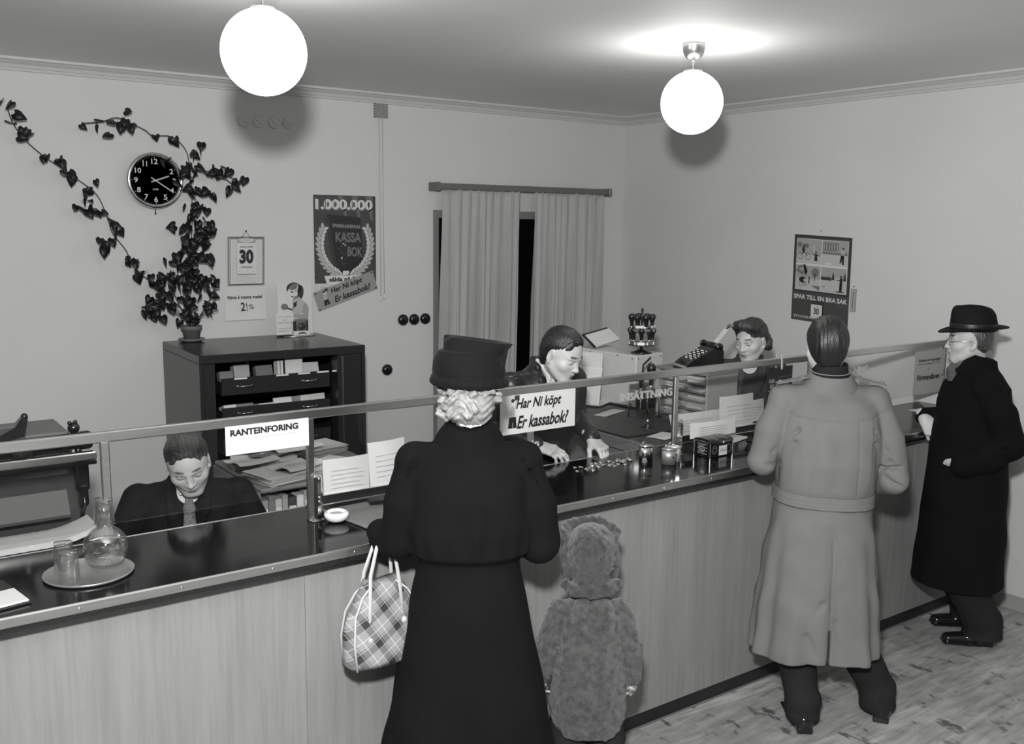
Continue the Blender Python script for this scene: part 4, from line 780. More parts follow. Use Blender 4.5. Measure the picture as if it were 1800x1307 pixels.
CL = [(-4.423, 2.668, 3), (-4.409, 2.579, 1), (-4.356, 2.527, 3), (-4.262, 2.434, 2), (-4.182, 2.408, 4), (-4.144, 2.324, 3), (-3.995, 2.261, 4), (-4.062, 2.222, 1), (-4.057, 2.161, 5), (-4.028, 2.146, 3), (-3.904, 2.091, 5), (-3.927, 2.005, 2), (-3.986, 1.964, 3), (-3.864, 1.915, 4), (-3.8, 1.811, 4), (-3.786, 1.771, 3), (-3.722, 1.786, 4), (-3.692, 1.739, 3), (-4.068, 2.607, 1), (-3.982, 2.628, 2), (-3.923, 2.62, 2), (-3.882, 2.663, 2), (-3.825, 2.651, 3), (-3.844, 2.638, 2), (-3.68, 2.579, 1), (-3.591, 2.572, 2), (-3.43, 2.523, 2), (-3.452, 2.477, 3), (-3.523, 2.415, 7), (-3.478, 2.391, 3), (-3.517, 2.327, 4), (-3.381, 2.395, 3), (-3.348, 2.383, 3), (-3.29, 2.398, 2), (-3.253, 2.373, 3), (-3.204, 2.355, 3), (-3.223, 2.314, 2), (-3.449, 2.287, 4), (-3.409, 2.295, 3), (-3.491, 2.243, 4), (-3.483, 2.187, 4), (-3.438, 2.149, 4), (-3.464, 2.082, 7), (-3.407, 2.082, 5), (-3.574, 2.055, 3), (-3.534, 2.065, 2), (-3.477, 2.005, 6), (-3.439, 1.949, 5), (-3.539, 1.949, 4), (-3.515, 1.889, 5), (-3.627, 1.884, 3), (-3.475, 1.872, 5), (-3.567, 1.83, 4), (-3.63, 1.804, 2), (-3.519, 1.795, 6), (-3.46, 1.754, 6), (-3.603, 1.757, 5), (-3.555, 1.722, 6), (-3.489, 1.704, 5), (-3.434, 1.719, 4), (-3.409, 1.759, 3), (-3.394, 1.701, 4), (-3.655, 1.692, 3), (-3.591, 1.657, 5), (-3.542, 1.638, 5), (-3.673, 1.643, 5), (-3.717, 1.611, 4), (-3.768, 1.613, 4), (-3.75, 1.579, 3), (-3.77, 1.57, 1), (-3.699, 1.567, 2), (-3.443, 1.583, 3), (-3.415, 1.582, 2), (-3.528, 1.57, 5), (-3.556, 1.537, 4), (-3.502, 1.545, 4)]
def rel(x, y, z): return (x-px_, y-py_, z-1.391)
rd = random.Random(2)
g = G()
for P_, y in ((VL, -.05), (VU, -.06), (VR, -.06)):
    pts = [np.array(rel(x, y-.02*(k % 2)-(.06*max(0, 1-(z-1.47)/.2) if P_ is not VR else 0), z)) for k, (x, z) in enumerate(P_)]
    out = []
    for i in range(len(pts)-1):
        p0, p1, p2, p3 = pts[max(i-1, 0)], pts[i], pts[i+1], pts[min(i+2, len(pts)-1)]
        for t in (0, .25, .5, .75): out.append(.5*((2*p1)+(-p0+p2)*t+(2*p0-5*p1+4*p2-p3)*t*t+(-p0+3*p1-3*p2+p3)*t**3))
    out.append(pts[-1]); g.tube(out, .0028, m_stem, 6)
for k in range(12):
    a = rd.uniform(0, 2*PI); q = rd.uniform(.06, .26); ex = max(-.24, min(.16, q*math.cos(a))); g.tube([(0, 0, .07), (ex*.3, -abs(q*math.sin(a))*.3, .14), (ex, -abs(.4*q*math.sin(a)), rd.uniform(.16, .42))], .0022, m_stem, 5)
g.build('stems', e)
lf = [(0, 0), (.30, -.20), (.52, .02), (.50, .35), (.28, .72), (0, 1.08), (-.28, .72), (-.50, .35), (-.52, .02), (-.30, -.20)]
g = G(); V = []; F = []
for (x, z, n) in CL:
    for k in range(n):
        sp = .006+.011*n*.8; cx_, cz_ = x+rd.gauss(0, sp*.7), z+rd.gauss(0, sp*.7); yy = -.10-rd.uniform(0, .05+.02*(z < 1.9)*n*.5)
        L_ = rd.uniform(.034, .056)*(1.1 if z > 1.6 else .95); R_ = RZ(rd.gauss(0, .7)) @ RX(rd.gauss(-.15, .5)) @ RY(rd.gauss(PI, .55)+(PI if rd.random() < .0 else 0)); R_ = RX(rd.gauss(0, .35)) @ R_
        b = len(V)
        for j, (u, v) in enumerate(lf):
            q = R_ @ np.array([u*L_, .10*L_*abs(u)*3-.15*L_*v*v, v*L_]); V.append((cx_+q[0]-px_, min(yy+q[1], -.02)-py_, cz_+q[2]-1.391))
        V.append(tuple(np.array([cx_-px_, 0, cz_-1.391])+np.array([0, min(yy, -.02)-py_, 0])+(R_ @ np.array([0, -.05*L_, .45*L_]))))
        for j in range(10): F.append((b+j, b+(j+1) % 10, b+10))
g.raw(V, F, m_leaf, True); o = g.build('foliage', e); o['kind'] = 'stuff'; md = o.modifiers.new('thick', 'SOLIDIFY'); md.thickness = .0008
# girl display card, money box
dx_, dy_ = -2.865, -.13; e = empty('display_card', (dx_, dy_, 1.3855), 'standing display card of a girl feeding a savings box, on the cabinet', 'display card')
s = Sheet((-.105, .02, .004), (1, 0, 0), (0, .03, 1)); s.base(.232, .330, m_white, .002); mh = m_dkp
s.ell(.112, .290, .050, .040, mh, 1, 24); s.ell(.150, .262, .026, .050, mh, 1, 24, rot=-.2); s.ell(.102, .262, .034, .040, m_cream, 2, 24); s.ell(.108, .302, .030, .018, m_mid, 3, 16, rot=.5); s.ell(.098, .270, .010, .004, m_ink, 4, 10); s.ell(.128, .292, .012, .028, m_lt, 3, 12, rot=-.3); s.poly([(.070, .262), (.076, .250), (.082, .262)], m_cream, 3); s.ell(.100, .240, .010, .004, m_dkp, 4, 10)
s.ell(.130, .215, .026, .030, m_mid, 2, 16); s.poly([(.10, .22), (.145, .235), (.190, .20), (.205, .15), (.165, .135), (.130, .125), (.095, .13), (.10, .17)], m_lt, 3); s.ell(.185, .150, .022, .045, mat('print_flesh', .30, .6), 4, 20); s.poly([(.205, .12), (.195, .085), (.12, .105), (.09, .110), (.10, .13), (.18, .125)], MATS['print_flesh'], 5); s.ell(.045, .178, .024, .020, m_mid, 3, 16); s.line(.06, .17, .10, .155, .010, m_dkp, 3); s.line(.13, .21, .10, .165, .006, m_ink, 5); s.ell(.115, .19, .012, .016, m_dkp, 4, 12)
s.poly([(.165, .0), (.198, .0), (.182, .10), (.168, .10)], m_dkp, 4); s.build('picture_panel', e)
s = Sheet((-.140, -.035, .012), (1, 0, 0), (0, .02, 1)); s.base(.115, .138, m_white, .002)
s.text('SMÅ SLANTAR', .012, .108, .103, .118, m_mid, 1); s.text('BLIR', .045, .090, .070, .097, m_mid, 1); s.text('STORA PENGAR', .010, .070, .105, .080, m_mid, 1); s.text('I', .056, .054, .059, .060, m_mid, 1); s.text('SPARBANKERNAS', .012, .036, .103, .044, m_mid, 1); s.text('SPARBÖSSA', .012, .020, .103, .028, m_mid, 1); s.build('text_panel', e)
g = G(); g.lathe([(.001, 0), (.105, 0), (.105, .004), (.001, .004)], m_steel, n=40, c=(.015, -.03, 0), sy=.55); g.build('foot_plate', e)
e = empty('savings_box', (dx_+.015, dy_-.045, 1.390), 'small metal savings box standing before the girl display card', 'savings box')
g = G(); g.b2((-.055, -.026, 0), (.055, .022, .030), m_cream, .003); g.build('plinth', e); g = G(); g.b2((-.034, -.018, .030), (.034, .018, .092), m_chrome, .006); g.b2((-.046, -.014, .030), (-.035, .016, .088), m_ink, .002); g.b2((.035, -.014, .030), (.046, .016, .088), m_ink, .002); g.build('case', e); g = G(); g.b2((-.048, -.020, .092), (.048, .020, .104), m_steel, .004); g.build('lid', e); G().lathe([(.024, 0), (.022, .006), (.001, .008)], m_dkp, (0, -.018, .058), n=20, R=Rf).build('dial', e)
s = Sheet((-.035, -.0265, .006), (1, 0, 0), (0, 0, 1)); s.ell(.035, .012, .012, .006, m_dkp, 1, 10); s.ell(.018, .010, .012, .004, m_dkp, 1, 10, rot=.4); s.ell(.052, .010, .012, .004, m_dkp, 1, 10, rot=-.4); s.build('ornament', e)
# ================================================================ figures: smooth-blended solids turned into one surface
class Field:
    def __init__(s, lo, hi, h):
        s.lo = np.array(lo, float); s.h = h; s.n = np.ceil((np.array(hi)-s.lo)/h).astype(int)+1
        s.ax = [s.lo[i]+np.arange(s.n[i])*h for i in range(3)]; s.f = np.full(s.n, .5, np.float32); s.xf = [(np.eye(3), np.zeros(3))]
    def push(s, R, t): A, b = s.xf[-1]; s.xf.append((A @ R, A @ np.array(t, float)+b)); return s
    def pop(s): s.xf.pop()
    def W(s, p): A, b = s.xf[-1]; return A @ np.array(p, float)+b
    def put(s, fn, lo, hi, k=.01, mode='add', pad=None):
        A, b = s.xf[-1]; lo = np.array(lo, float); hi = np.array(hi, float); pad = (k+3*s.h) if pad is None else pad
        cs = np.array([[(lo, hi)[i][0], (lo, hi)[j][1], (lo, hi)[l][2]] for i in (0, 1) for j in (0, 1) for l in (0, 1)]) @ A.T+b
        a0 = np.clip(np.floor((cs.min(0)-pad-s.lo)/s.h).astype(int), 0, s.n); a1 = np.clip(np.ceil((cs.max(0)+pad-s.lo)/s.h).astype(int)+1, 0, s.n)
        if (a1 <= a0).any(): return s
        sl = tuple(slice(p, q) for p, q in zip(a0, a1))
        X = s.ax[0][sl[0]][:, None, None]-b[0]; Y = s.ax[1][sl[1]][None, :, None]-b[1]; Z = s.ax[2][sl[2]][None, None, :]-b[2]
        x = X*A[0, 0]+Y*A[1, 0]+Z*A[2, 0]; y = X*A[0, 1]+Y*A[1, 1]+Z*A[2, 1]; z = X*A[0, 2]+Y*A[1, 2]+Z*A[2, 2]
        d = fn(x, y, z).astype(np.float32); f = s.f[sl]
        if mode == 'disp': s.f[sl] = f+d; return s
        if mode == 'sub':
            g = -d; hh = np.maximum(k-np.abs(f-g), 0)/max(k, 1e-6); s.f[sl] = np.maximum(f, g)+hh*hh*k*.25; return s
        hh = np.maximum(k-np.abs(f-d), 0)/max(k, 1e-6); s.f[sl] = np.minimum(f, d)-hh*hh*k*.25; return s
    def ell(s, c, r, k=.01, mode='add', R=None):
        c = np.array(c, float); r = np.array([r]*3 if np.isscalar(r) else r, float)
        if R is not None: s.push(R, c); s.ell((0, 0, 0), r, k, mode); s.pop(); return s
        def fn(x, y, z):
            a, b, q = (x-c[0])/r[0], (y-c[1])/r[1], (z-c[2])/r[2]; k0 = np.sqrt(a*a+b*b+q*q); k1 = np.sqrt((a/r[0])**2+(b/r[1])**2+(q/r[2])**2)+1e-9
            return k0*(k0-1)/k1
        return s.put(fn, c-r, c+r, k, mode)
    def cap(s, a, b, ra, rb=None, k=.01, mode='add', n=None, fl=1.):
        """round cone a->b; n, fl: flatten along direction n by factor fl (<1 thinner)"""
        rb = ra if rb is None else rb; a = np.array(a, float); b = np.array(b, float); ab = b-a; L2 = ab @ ab+1e-12; m = max(ra, rb)
        if n is not None: n = np.array(n, float); n = n-ab*(n @ ab)/L2; n /= np.linalg.norm(n)+1e-9
        def fn(x, y, z):
            px, py, pz = x-a[0], y-a[1], z-a[2]; t = np.clip((px*ab[0]+py*ab[1]+pz*ab[2])/L2, 0, 1)
            qx, qy, qz = px-t*ab[0], py-t*ab[1], pz-t*ab[2]
            if n is not None:
                w_ = (qx*n[0]+qy*n[1]+qz*n[2])*(1/fl-1); qx, qy, qz = qx+w_*n[0], qy+w_*n[1], qz+w_*n[2]
            d = np.sqrt(qx*qx+qy*qy+qz*qz)-(ra+(rb-ra)*t); return d*(fl if n is not None else 1)
        return s.put(fn, np.minimum(a, b)-m, np.maximum(a, b)+m, k, mode)
    def path(s, pts, rs, k=.01, mode='add', n=None, fl=1.):
        for i in range(len(pts)-1): s.cap(pts[i], pts[i+1], rs[i], rs[i+1], k, mode, n, fl)
        return s
    def box(s, c, d, r=.004, k=.01, mode='add', R=None):
        if R is not None: s.push(R, c); s.box((0, 0, 0), d, r, k, mode); s.pop(); return s
        c = np.array(c, float); hd = np.array(d, float)/2-r
        def fn(x, y, z):
            a, b, q = np.abs(x-c[0])-hd[0], np.abs(y-c[1])-hd[1], np.abs(z-c[2])-hd[2]
            return np.sqrt(np.maximum(a, 0)**2+np.maximum(b, 0)**2+np.maximum(q, 0)**2)+np.minimum(np.maximum(a, np.maximum(b, q)), 0)-r
        return s.put(fn, c-np.array(d)/2, c+np.array(d)/2, k, mode)
    def loft(s, secs, k=.02, mode='add', p=2.3, fold=None):
        """secs: (z, cx, cy, rx, ry) from bottom to top; fold(theta, z) -> relative radius change"""
        S = np.array(secs, float); zs = S[:, 0]
        def fn(x, y, z):
            zz = np.clip(z, zs[0], zs[-1]); g = [np.interp(zz, zs, S[:, i]) for i in (1, 2, 3, 4)]
            a, b = (x-g[0]), (y-g[1]); rx, ry = g[2], g[3]
            if fold is not None: q = 1+fold(np.arctan2(b/ry, a/rx), zz); rx = rx*q; ry = ry*q
            u = (np.abs(a/rx)**p+np.abs(b/ry)**p)**(1/p); d = (u-1)*np.minimum(rx, ry)
            dz = np.maximum(zs[0]-z, z-zs[-1]); return np.maximum(d, dz)
        m = S[:, 3:5].max(0)*1.25
        lo = [(S[:, 1]).min()-m[0], (S[:, 2]).min()-m[1], zs[0]]; hi = [(S[:, 1]).max()+m[0], (S[:, 2]).max()+m[1], zs[-1]]
        return s.put(fn, lo, hi, k, mode)
    def disp(s, fn, lo, hi): return s.put(fn, lo, hi, 0, 'disp', pad=0)
    def mesh(s):
        f = s.f; ins = f < 0; nx, ny, nz = [q-1 for q in f.shape]
        c = np.zeros((nx, ny, nz), np.uint8)
        for i in (0, 1):
            for j in (0, 1):
                for k in (0, 1): c += ins[i:i+nx, j:j+ny, k:k+nz]
        I, J, K = np.nonzero((c > 0) & (c < 8)); ids = (I.astype(np.int64)*ny+J)*nz+K
        vals = np.stack([f[I+i, J+j, K+k] for i in (0, 1) for j in (0, 1) for k in (0, 1)], 1); co_ = np.array([[i, j, k] for i in (0, 1) for j in (0, 1) for k in (0, 1)], float)
        acc = np.zeros((len(I), 3)); cnt = np.zeros(len(I))
        for a in range(8):
            for b in range(a+1, 8):
                if np.abs(co_[a]-co_[b]).sum() != 1: continue
                va, vb = vals[:, a], vals[:, b]; m = (va < 0) != (vb < 0); t = np.where(m, va/np.where(m, va-vb, 1), 0)
                acc += np.where(m[:, None], co_[a]+(co_[b]-co_[a])*t[:, None], 0); cnt += m
        V = s.lo+(np.stack([I, J, K], 1)+acc/cnt[:, None])*s.h; F = []
        for ax in range(3):
            A = ins.take(range(0, f.shape[ax]-1), ax); B = ins.take(range(1, f.shape[ax]), ax); o1, o2 = (ax+1) % 3, (ax+2) % 3
            P = np.array(np.nonzero(A != B)).T; ok = (P[:, o1] > 0) & (P[:, o2] > 0) & (P[:, o1] < f.shape[o1]-1) & (P[:, o2] < f.shape[o2]-1); P = P[ok]; fl_ = A[tuple(P.T)]
            q = []
            for (d1, d2) in ((-1, -1), (0, -1), (0, 0), (-1, 0)):
                Q = P.copy(); Q[:, o1] += d1; Q[:, o2] += d2; q.append(np.searchsorted(ids, (Q[:, 0].astype(np.int64)*ny+Q[:, 1])*nz+Q[:, 2]))
            q = np.stack(q, 1); q[~fl_] = q[~fl_][:, ::-1]; F.append(q)
        return V, np.concatenate(F)
    def build(s, name, m, parent, tone=None, smooth=1):
        V, F = s.mesh(); me = bpy.data.meshes.new(name); me.vertices.add(len(V))
        for _ in range(smooth):   # one light relaxing pass
            e = np.concatenate([F[:, [0, 1]], F[:, [1, 2]], F[:, [2, 3]], F[:, [3, 0]]]); e = np.concatenate([e, e[:, ::-1]]); A = np.zeros_like(V)
            for i in range(3): A[:, i] = np.bincount(e[:, 0], V[e[:, 1], i], len(V))
            n_ = np.bincount(e[:, 0], minlength=len(V))[:, None]; V = V*.5+.5*A/np.maximum(n_, 1)
        me.vertices.foreach_set('co', V.astype(np.float32).ravel()); me.loops.add(F.size); me.polygons.add(len(F))
        me.loops.foreach_set('vertex_index', F.astype(np.int32).ravel()); me.polygons.foreach_set('loop_start', np.arange(0, F.size, 4, dtype=np.int32))
        try: me.polygons.foreach_set('loop_total', np.full(len(F), 4, np.int32))
        except Exception: pass
        me.polygons.foreach_set('use_smooth', np.ones(len(F), bool)); me.update(calc_edges=True); me.validate()
        at = me.attributes.new('tone', 'FLOAT', 'POINT'); at.data.foreach_set('value', (np.ones(len(V)) if tone is None else tone(V)).astype(np.float32))
        me.materials.append(m); o = bpy.data.objects.new(name, me); C.objects.link(o); o.parent = parent; s.V = V; return o
m_skin = mat('skin', .50, .5, attr=True, var=(60, .03)); m_skin.node_tree.nodes['Principled BSDF'].inputs['Subsurface Weight'].default_value = .06
m_skin.node_tree.nodes['Principled BSDF'].inputs['Subsurface Scale'].default_value = .01
def euler(yaw=0, pitch=0, roll=0): return RZ(yaw) @ RX(-pitch) @ RY(roll)
class Person:
    """local frame: +y forward, +x the person's right, z up; base on the floor"""
    def __init__(s, x, y, yaw, label, z=0.):
        s.b = np.array([x, y, z]); s.R = RZ(yaw); s.e = empty('person', tuple(s.b), label, 'person'); s.heads = []
    def L(s, p): return s.R.T @ (np.array(p, float)-s.b)
    def field(s, lo, hi, h): 
        c = np.array([[a, b, q] for a in (lo[0], hi[0]) for b in (lo[1], hi[1]) for q in (lo[2], hi[2])], float) @ s.R.T
        F = Field(c.min(0), c.max(0), h); F.push(s.R, (0, 0, 0)); return F
def head(F, c, Rh, s=1., old=0., fem=0.):
    """c = centre of the cranium; returns a tone function for its paint"""
    F.push(Rh*1., c)
    def E(c_, r, k=.01, mode='add', R=None): F.ell(np.array(c_)*s, np.array(r)*s, k*s, mode, R)
    def K(a, b, ra, rb=None, k=.01, mode='add', n=None, fl=1.): F.cap(np.array(a)*s, np.array(b)*s, ra*s, (ra if rb is None else rb)*s, k*s, mode, n, fl)
    E((0, -.012, .026), (.074, .093, .082), .02); E((0, .012, -.020), (.066, .080, .085), .03); E((0, .040, -.062), (.047, .048, .058), .03)
    E((0, .068, -.100), (.023, .020, .016), .02)
    for x in (-1, 1):
        E((x*.041, .052, -.034), (.024, .026, .022), .02); K((x*.052, .0, -.060), (x*.020, .064, -.103), .016, .014, .025)
        E((x*.031, .090, -.006), (.017, .014, .0115), .012, 'sub'); E((x*.0305, .0735, -.007), (.0148, .0135, .0118), .004)
        K((x*.014, .084, .010), (x*.046, .074, .012), .0075, .0065, .010)
    K((0, .083, .002), (0, .100, -.034), .0075, .0095, .012); E((0, .104, -.038), (.0105, .0105, .0095), .006)
    for x in (-1, 1): E((x*.0115, .095, -.041), (.0075, .0095, .0070), .005); E((x*.0065, .101, -.0485), (.0032, .0045, .003), .002, 'sub')
    E((0, .083, -.066), (.020, .012, .011), .012)
    K((-.019, .0830, -.0655), (0, .0935, -.0630), .0035, .0048, .006); K((.019, .0830, -.0655), (0, .0935, -.0630), .0035, .0048, .006)
    K((-.015, .0840, -.0755), (.015, .0840, -.0755), .0050, .0050, .006); E((0, .088, -.0755), (.013, .006, .0055), .005)
    K((-.021, .0885, -.0695), (.021, .0885, -.0695), .0016, .0016, .003, 'sub')
    for x in (-1, 1):
        Re = RZ(x*-.30) @ RX(-.15); E((x*.0755, -.008, -.018), (.0075, .0175, .0315), .006, R=Re); E((x*.082, -.005, -.014), (.005, .0105, .020), .004, 'sub', R=Re); E((x*.0745, -.001, -.045), (.006, .009, .010), .005)
        if old: K((x*.018, .088, -.046), (x*.031, .070, -.078), .0022, .002, .006, 'sub'); E((x*.036, .040, -.088), (.016, .020, .018), .015); K((x*.020, .083, -.026), (x*.042, .072, -.028), .0022, .002, .004, 'sub')
    A, b = F.xf[-1]; F.pop()
    def tone(V):
        P = (V-b) @ A/s; x, y, z = np.abs(P[:, 0]), P[:, 1], P[:, 2]; t = np.ones(len(V))
        def sp(cx, cy, cz, rx, ry, rz, v, sh=2.): 
            q = ((x-cx)/rx)**2+((y-cy)/ry)**2+((z-cz)/rz)**2; w_ = 1/(1+np.exp((q-1)*6)); t[:] = t*(1-w_*(1-v))
        sp(.030, .080, .0195, .019, .03, .0048, .22); sp(.038, .078, .018, .012, .03, .0034, .45); sp(.030, .088, -.001, .017, .02, .0065, .80)      # eyebrows, then slightly darker upper lids
        sp(.0305, .086, -.0125, .0155, .014, .0022, .13)                                                # lash line of lowered lids
        sp(0, .094, -.064, .020, .012, .0042, .50+.1*(1-fem)); sp(0, .092, -.0755, .016, .012, .0048, .55); sp(0, .095, -.0697, .021, .012, .0014, .25)
        sp(.0065, .100, -.0485, .0035, .006, .0028, .25); sp(.084, -.004, -.014, .006, .011, .019, .65)
        return t
    return tone, (A, b, s)
def hand(F, w, d, n, side, curl=(.3, .35, .4, .45), thumb=.5, s=1., spread=.05, tcurl=.4, reach=0.):
    """w wrist, d direction of the fingers, n back of the hand; side=-1 right hand, +1 left hand (thumb towards side*x)"""
    d = np.array(d, float); d /= np.linalg.norm(d); n = np.array(n, float); n -= d*(n @ d); n /= np.linalg.norm(n); x = np.cross(d, n)
    Rh = np.stack([x, d, n], 1); F.push(Rh, w); q = side
    xs = [.027, .009, -.009, -.026]; ys = [.088, .092, .087, .078]; ln = [(.040, .024, .019), (.044, .027, .020), (.040, .025, .019), (.031, .019, .017)]; rr = [.0088, .0090, .0085, .0075]
    F.cap((0, -.03*s, 0), (0, .015*s, 0), .026*s, .025*s, .012*s, n=(0, 0, 1), fl=.72)
    for i in range(4): F.cap((q*xs[i]*.55*s, .012*s, 0), (q*xs[i]*s, (ys[i]-.006)*s, 0), .0155*s, .0115*s, .012*s, n=(0, 0, 1), fl=.85)
    F.cap((q*.018*s, .022*s, -.006*s), (q*.030*s, .050*s, -.008*s), .017*s, .012*s, .012*s)
    for i in range(4):
        c = curl[i]; p = np.array([q*xs[i], ys[i]-.004, 0.])*s; a = c*.75; yaw = q*xs[i]/.027*spread; F.ell(p+np.array([0, 0, .002*s]), (.0105*s, .012*s, .0105*s), .006*s)
        for j in range(3):
            L_ = ln[i][j]*s; r0 = rr[i]*s*(1-.08*j); v = np.array([math.sin(yaw)*math.cos(a), math.cos(yaw)*math.cos(a), -math.sin(a)]); p2 = p+v*L_
            F.cap(p, p2, r0, r0*.93, .0035*s); p = p2; a += c*(1.25, .8, 0)[j] if j < 2 else 0
    p = np.array([q*.026, .030, -.006])*s; a0 = thumb; dirs = [np.array([q*math.sin(.75*a0+.25), math.cos(.75*a0+.25), -.25-.5*tcurl]), np.array([q*math.sin(.55*a0), math.cos(.55*a0), -.30-.7*tcurl]), np.array([q*math.sin(.35*a0-.3*tcurl), math.cos(.35*a0), -.25-.8*tcurl])]
    for j, L_ in enumerate((.034, .030, .024)):
        v = dirs[j]/np.linalg.norm(dirs[j]); p2 = p+v*L_*s; F.cap(p, p2, (.0135, .0105, .0098)[j]*s, (.0108, .0098, .0082)[j]*s, .006*s); p = p2
    F.pop()
def limb(F, pts, rs, k=.02): F.path(pts, rs, k)
def fabric(name, v, rough=.9, bs=500, strength=.3, sheen=.0, var=.05, grain=None): return mat(name, v, rough, bump=(bs, strength, .0008), var=(5, var), sheen=sheen, grain=grain, spec=.12, attr=True)
one = lambda V: np.ones(len(V))
def shoe(F, heel, yaw, s=1., lift=0.):
    """leather shoe; heel = point on the floor under the heel"""
    F.push(RZ(yaw) @ RX(lift), heel); F.cap((0, .03*s, .045*s), (0, .10*s, .052*s), .036*s, .042*s, .02*s); F.cap((0, .12*s, .040*s), (.004*s, .225*s, .030*s), .043*s, .036*s, .02*s, n=(0, 0, 1), fl=.72)
    F.box((0, .035*s, .012*s), (.066*s, .075*s, .026*s), .006*s, .004*s); F.box((.0, .16*s, .008*s), (.082*s, .20*s, .012*s), .005*s, .006*s); F.cap((0, .03*s, .05*s), (0, .055*s, .095*s), .036*s, .038*s, .02*s); F.pop()
m_hair = mat('hair_dark', .009, .34, bump=(1, 1., .0035, (230, 60, 30)), var=(30, .3), spec=.6, attr=True); m_hairb = mat('hair_blonde', .26, .45, bump=(1, .7, .0015, (200, 200, 120)), var=(40, .3), attr=True)
m_hairm = mat('hair_mid', .030, .42, bump=(1, 1., .004, (220, 90, 60)), var=(40, .35), spec=.6, attr=True); m_hairlt = mat('hair_brown', .050, .38, bump=(1, 1., .0035, (230, 60, 40)), var=(40, .25), spec=.6, attr=True)
m_shirt = fabric('shirt_white', .62, .7, 600, .2); m_trous = fabric('trousers_dark', .022, .85, 600, .3); m_shoe = mat('shoe_leather', .010, .16, spec=.6, attr=True)
def ring_sub(F, z0, amp, w_, lo, hi): F.disp(lambda x, y, z: amp*np.exp(-((z-z0)/w_)**2), lo, hi)
def wrinkle(F, lo, hi, amp, fx=9., fz=5., sd=0.):
    F.disp(lambda x, y, z: amp*(np.sin(fx*x+2.1*np.sin(fz*z+sd)+sd)*np.sin(fz*1.7*z+1.3*np.sin(fx*y+sd*2))+.5*np.sin(fx*2.3*(x+y)+fz*3.1*z+sd)), lo, hi)
def hair_cap(P, c, Rh, m, s=1., style='short', label=None, part=None):
    F = P.field(np.array(c)-.17*s, np.array(c)+.17*s, .0028); F.push(Rh, c)
    E = lambda c_, r, k=.012, mode='add', R=None: F.ell(np.array(c_)*s, np.array(r)*s, k*s, mode, R)
    E((0, -.014, .031), (.0782, .0960, .0830), .01)
    if style == 'long': E((0, -.045, -.02), (.078, .066, .085), .02)
    else: E((0, -.040, -.005), (.0755, .0700, .080), .02)
    if style == 'sleek': E((0, .010, .078), (.054, .056, .030), .02); E((0, -.052, -.055), (.052, .036, .050), .015)
    if style == 'roll': 
        F.path([np.array(q)*s for q in ((-.054, .036, .066), (-.034, .062, .086), (0, .072, .094), (.034, .062, .086), (.054, .034, .066))], [.020*s, .025*s, .028*s, .025*s, .020*s], .02*s)
        for a in np.linspace(-2.6, .0, 9)-.25: E((.066*math.cos(a), -.030+.074*math.sin(a), -.035+.012*math.sin(a*5)), (.026, .026, .030), .01)
        for a in np.linspace(-2.3, -.6, 7): E((.070*math.cos(a), -.035+.070*math.sin(a), -.070), (.022, .022, .022), .01)
    if style == 'lady': pass
    E((0, .116, -.022), (.073, .074, .106), .006, 'sub')
    if style in ('sleek', 'short'): E((0, .138, .018), (.098, .086, .092), .008, 'sub')
    for x in (-1, 1): E((x*.088, .006, -.024), (.022, .032, .036), .006, 'sub'); E((x*.075, .060, -.07), (.03, .055, .06), .01, 'sub')
    E((0, .03, -.115), (.12, .09, .05), .01, 'sub')
    if style == 'short' or style == 'sleek': E((0, -.05, -.140), (.12, .12, .045), .008, 'sub')
    if part is not None: F.cap(np.array((part, .095, .090))*s, np.array((part*.8, -.03, .124))*s, .0030*s, .0022*s, .004, 'sub')
    fr = 330 if style != 'roll' else 260
    F.disp(lambda x, y, z: .0010*np.sin(fr*(x+.12*np.sin(18*y)))+.0010*np.sin(fr*.6*x+30*z), (-.12*s, -.14*s, -.12*s), (.12*s, .14*s, .15*s))
    F.pop(); A_ = P.R @ Rh; c_ = P.R @ np.array(c)
    def st(V): q = (V-c_) @ A_; u = q[:, 0]+.10*np.sin(16*q[:, 1])*.12; return 1+.45*np.sin(u*700+8*q[:, 2])*np.sin(u*310+20*q[:, 1])+.25*np.sin(u*1300+3)  # strand highlights painted into the hair tone as light and dark streaks
    o = F.build('hair', m, P.e, st); 
    if label: o['label'] = label
    return o
def legs(F, hips, knees, ankles, r=(.085, .058, .042)):
    for h, k_, a in zip(hips, knees, ankles): F.path([h, k_, a], r, .03)
def torso(F, z0, zs, w_, lean=0.):
    F.ell((0, 0, z0), (.15*w_/.19, .10, .12), .05); F.ell((0, .01, (z0+zs)/2-.03), (.125*w_/.19, .085, .16), .05); F.ell((0, .0, zs-.16), (.14*w_/.19, .095, .16), .05); F.cap((-w_*.76, 0, zs-.055), (w_*.76, 0, zs-.055), .040, None, .04)
